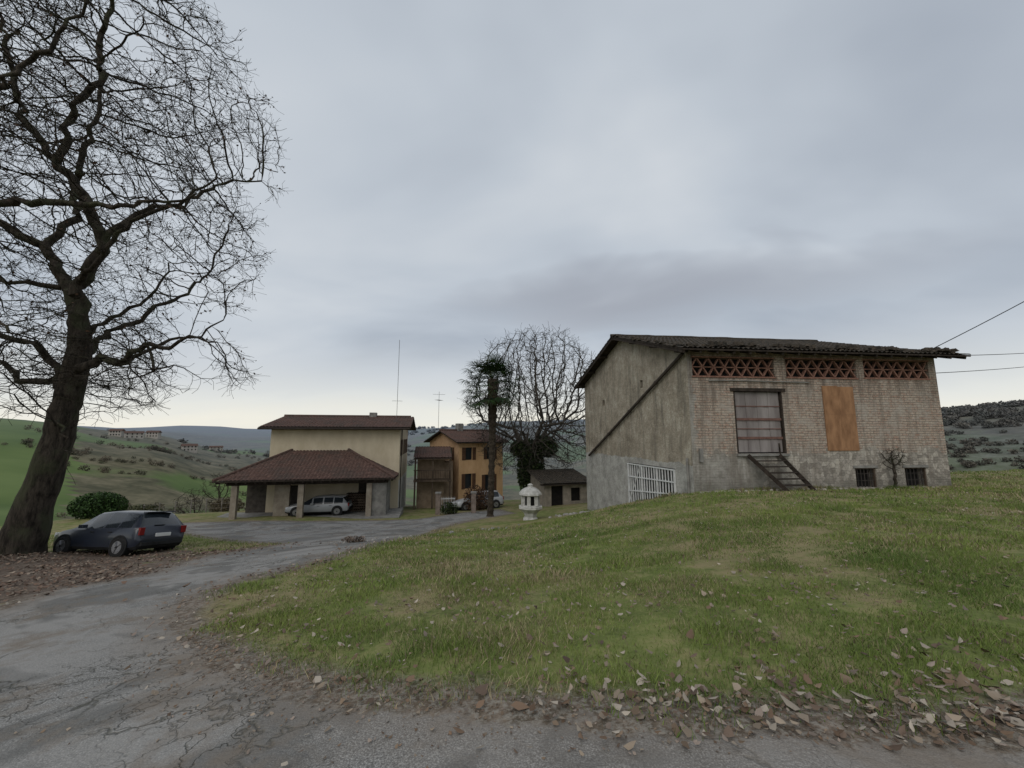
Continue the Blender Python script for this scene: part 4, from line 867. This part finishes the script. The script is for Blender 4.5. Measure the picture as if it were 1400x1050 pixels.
# ------------------------------------------------------------------ cars
tyre=simple('tyre',(.012,.012,.012),(.025,.025,.025)); rim=simple('rim_alloy',(.25,.25,.26),(.35,.35,.36),5,.35,metal=.8)
red,nt,b=newmat('tail_light'); b.inputs['Base Color'].default_value=(.18,.013,.012,1); b.inputs['Roughness'].default_value=.15
lens_,nt,b=newmat('headlight'); b.inputs['Base Color'].default_value=(.6,.62,.65,1); b.inputs['Roughness'].default_value=.1
plate,nt,b=newmat('plate'); b.inputs['Base Color'].default_value=(.6,.6,.58,1)
def car(name,x,y,ang,color,L=4.1,z=None,hs=1.,flat=False):
    pm,nt,b=newmat(name+'_paint'); co=coords(nt); c1=tuple(c*.85 for c in color)
    nt.links.new(ramp(nt,noise(nt,co,3,3),[(.3,c1),(.7,color)]),b.inputs['Base Color']); b.inputs['Roughness'].default_value=.3; b.inputs['Specular IOR Level'].default_value=.5; b.inputs['Coat Weight'].default_value=.4
    z=h1(x,y) if z is None else z
    e=empty(name,(x,y,z),ang); k=L/4.1
    ca,sa=math.cos(ang),math.sin(ang)
    S=[(0,.42,.58,.60,.74,.6),(.03,.3,.62,.66,.8,.68),(.07,.24,.9,.95,.84,.72),(.13,.22,.95,1.02,.86,.7),(.42,.2,.95,1.42,.87,.57),(.5,.2,.95,1.45,.87,.57),(.98,.2,.94,1.49,.88,.59),(1.04,.2,.94,1.49,.88,.59),(1.62,.2,.92,1.5,.88,.6),(1.7,.2,.92,1.5,.88,.6),(2.3,.2,.9,1.45,.88,.59),(2.4,.2,.9,1.42,.88,.58),(3.02,.2,.9,1.0,.87,.66),(3.15,.2,.88,.97,.86,.66),(3.6,.2,.8,.88,.84,.62),(3.9,.22,.7,.78,.8,.55),(4.05,.26,.55,.62,.7,.5),(4.1,.35,.48,.52,.6,.45)]
    mb=MB(); rings=[]
    for (sx_,zb,zl,ztp,w,wt) in S:
        zl*=hs; ztp*=hs
        half=[(0,zb),(w*.86,zb),(w*.97,zb+.1),(w,(zb+zl)*.5),(w*.985,zl-.06),(w*.95,zl),(wt+.02,max(ztp-.07,zl+.005)),(wt*.86,ztp-.015),(0,ztp+.01)]
        ring=[(sx_*k-L/2,-a,b_) for a,b_ in half]+[(sx_*k-L/2,a,b_) for a,b_ in half[-2:0:-1]]
        rings.append(ring)
    n_=len(rings[0]); vs=[v for r_ in rings for v in r_]; fs_=[];ms=[]
    for i in range(len(rings)-1):
        xm=(S[i][0]+S[i+1][0])/2
        for j in range(n_):
            fs_.append((i*n_+j,(i+1)*n_+j,(i+1)*n_+(j+1)%n_,i*n_+(j+1)%n_))
            m=0; jj=j if j<8 else n_-1-j
            if jj==5 and (.42<xm<.98 or 1.04<xm<1.62 or 1.7<xm<2.3 or 2.4<xm<3.0): m=1
            if jj in (6,7) and (.13<xm<.42 or 2.4<xm<3.02): m=1
            if jj in (0,1): m=2
            ms.append(m)
    mb.v=vs; mb.f=fs_; mb.m=ms
    mb.f.append(tuple(range(n_))); mb.m.append(0); mb.f.append(tuple((len(rings)-1)*n_+j for j in range(n_-1,-1,-1))); mb.m.append(0)
    ob=mb.obj('body',[pm,glass,tyre],e,smooth=True)
    md=ob.modifiers.new('es','EDGE_SPLIT'); md.split_angle=math.radians(38)
    m=MB()
    for wx in (.74,3.32):
        for s_ in (-1,1):
            X=wx*k-L/2
            m.tube([(X,s_*.6,.33),(X,s_*.885,.33)],.375,24,0); m.tube([(X,s_*.7,.31),(X,s_*.88,.31),(X,s_*.905,.31)],[.31,.31,.28],24,0)
            m.tube([(X,s_*.9,.31),(X,s_*.912,.31)],.205,20,1)
            for q in range(5):
                a=q*1.2566; m.beam((X+.05*math.cos(a),s_*.915,.31+.05*math.sin(a)),(X+.19*math.cos(a),s_*.915,.31+.19*math.sin(a)),.05,.012,1)
            m.tube([(X,s_*.905,.31),(X,s_*.922,.31)],.045,8,0)
    m.obj('wheels',[tyre,rim],e)
    m=MB()
    for s_ in (-1,1):
        m.box((.0-L/2,s_*.74-.08,.7*hs),(.1-L/2,s_*.74+.08,.95*hs),0); m.box((3.78*k-L/2,s_*.62-.13,.6*hs),(4.02*k-L/2,s_*.62+.13,.74*hs),1)
        m.box((2.35-L/2,s_*.93-.08,.92*hs),(2.55-L/2,s_*.93+.08,1.04*hs),3)
        for hx_ in (1.15,1.95): m.box((hx_-L/2,s_*.885-.015,.78*hs),(hx_+.18-L/2,s_*.885+.015,.81*hs),4)
    m.box((-L/2-.02,-.26,.62*hs),(-L/2+.04,.26,.74*hs),2); m.box((-L/2-.05,-.72,.34),(-L/2+.1,.72,.46),4); m.box((-L/2+.3,-.5,1.44*hs),(-L/2+.48,.5,1.475*hs),3)
    m.box((L/2-.06,-.55,.34),(L/2+.015,.55,.46),4); m.box((-L/2+.06,-.05,1.0*hs),(-L/2+.2,.3,1.02*hs),4)
    m.obj('lights_mirrors_and_trim',[red,lens_,plate,pm,tyre],e,bevel=.012)
    dx=(h1(x+ca*1.5,y+sa*1.5)-h1(x-ca*1.5,y-sa*1.5))/3; dy=(h1(x-sa*.8,y+ca*.8)-h1(x+sa*.8,y-ca*.8))/1.6
    if not flat: e.rotation_euler=(math.atan(dy),-math.atan(dx),ang)
    return e
car('parked_car',-14.7,15.3,math.atan2(.2,-.98),(.016,.021,.034),4.05)
car('parked_car',-14.0,29.7,ha+math.pi,(.3,.31,.32),4.3,z=-5.62,hs=.88,flat=True)
car('parked_car',-2.9,34.2,math.radians(205),(.4,.41,.42),4.2,hs=.96)

up=empty('utility_pole',(26,13,h1(26,13))); mb=MB(); mb.tube([(0,0,-.5),(0,0,11.2)],[.16,.11],10); mb.beam((-.7,0,10.6),(.7,0,10.6),.1); 
for x in (-.6,0,.6): mb.tube([(x,0,10.65),(x,0,10.85)],.04,8)
mb.obj('pole_and_crossarm',wood,up)
def wire(p,q,sag):
    p=Vector(p);q=Vector(q); return [p.lerp(q,t/16)-Vector((0,0,sag*4*(t/16)*(1-t/16))) for t in range(17)]
mb=MB(); mb.tube(wire((19.3,18,3.9),(26,13,9.1),.15),.018,5); mb.tube(wire((20.1,17.5,3.6),(60,38,9.3),.3),.016,5); mb.tube(wire((19.2,17.9,2.85),(60,38,8.2),.3),.016,5)
mb.obj('overhead_wires',simple('wire_black',(.01,.01,.01),(.02,.02,.02)))

# ------------------------------------------------------------------ world, sun, camera
w=bpy.data.worlds.new('World'); SC.world=w; w.use_nodes=True; nt=w.node_tree; bg=nt.nodes['Background']
sky=N(nt,'ShaderNodeTexSky'); sky.sky_type='NISHITA'; sky.sun_disc=False
SE=math.radians(42); SA=math.radians(205)
sky.sun_elevation=SE; sky.sun_rotation=SA
tc=N(nt,'ShaderNodeTexCoord'); sp=N(nt,'ShaderNodeSeparateXYZ'); nt.links.new(tc.outputs['Generated'],sp.inputs[0])
zc=M(nt,'MAXIMUM',sp.outputs[2],0.); den=M(nt,'ADD',zc,.22)
cb=N(nt,'ShaderNodeCombineXYZ'); nt.links.new(M(nt,'DIVIDE',sp.outputs[0],den),cb.inputs[0]); nt.links.new(M(nt,'DIVIDE',sp.outputs[1],den),cb.inputs[1]); cb.inputs[2].default_value=3.1
mpn=N(nt,'ShaderNodeMapping'); mpn.inputs['Rotation'].default_value=(0,0,.5); mpn.inputs['Scale'].default_value=(.7,1.1,1); nt.links.new(cb.outputs[0],mpn.inputs[0])
c1=noise(nt,mpn.outputs[0],1.1,4,.5,.3); c2=noise(nt,mpn.outputs[0],.5,2,.5)
f=M(nt,'ADD',M(nt,'MULTIPLY',c1,.5),M(nt,'MULTIPLY',c2,.5))
cl=ramp(nt,f,[(.36,(.4,.445,.51)),(.48,(.54,.59,.65)),(.6,(.69,.725,.76))])
bx_=M(nt,'DIVIDE',M(nt,'SUBTRACT',sp.outputs[0],.3),.5); bz_=M(nt,'DIVIDE',M(nt,'SUBTRACT',M(nt,'ADD',sp.outputs[2],M(nt,'MULTIPLY',M(nt,'SUBTRACT',c1,.5),.5)),.3),.13)
bd=M(nt,'ADD',M(nt,'MULTIPLY',bx_,bx_),M(nt,'MULTIPLY',bz_,bz_)); bank=M(nt,'MULTIPLY',M(nt,'SUBTRACT',1.,bd,clamp=True),M(nt,'GREATER_THAN',sp.outputs[1],0.))
cl=mix(nt,M(nt,'MULTIPLY',bank,.7),cl,(.33,.345,.39))
hz=ramp(nt,M(nt,'ADD',zc,M(nt,'MULTIPLY',M(nt,'SUBTRACT',c1,.5),.25)),[(.0,(.92,.89,.79)),(.08,(.84,.84,.79)),(.2,(.58,.61,.65))])
cl=mix(nt,ramp(nt,zc,[(.04,1.),(.24,0.)]),cl,hz)
cl=mix(nt,1.,cl,(10.,10.,10.),'MULTIPLY')
fin=mix(nt,.93,sky.outputs[0],cl); nt.links.new(fin,bg.inputs[0]); bg.inputs['Strength'].default_value=.1
sl=bpy.data.lights.new('sun','SUN'); sl.energy=1.15; sl.angle=math.radians(50); sl.color=(1,.94,.85); so=bpy.data.objects.new('sun',sl); COL.objects.link(so)
dv=Vector((math.sin(SA)*math.cos(SE),math.cos(SA)*math.cos(SE),math.sin(SE))); so.rotation_euler=dv.to_track_quat('Z','Y').to_euler()
cam=bpy.data.cameras.new('camera'); cam.lens=36*540/1400; cam.sensor_width=36; cam.clip_end=20000; cam.clip_start=.05
co_=bpy.data.objects.new('camera',cam); COL.objects.link(co_); co_.rotation_euler=(math.radians(97.5),0,0); SC.camera=co_
SC.view_settings.view_transform='Standard'; SC.view_settings.look='None'; SC.view_settings.exposure=0
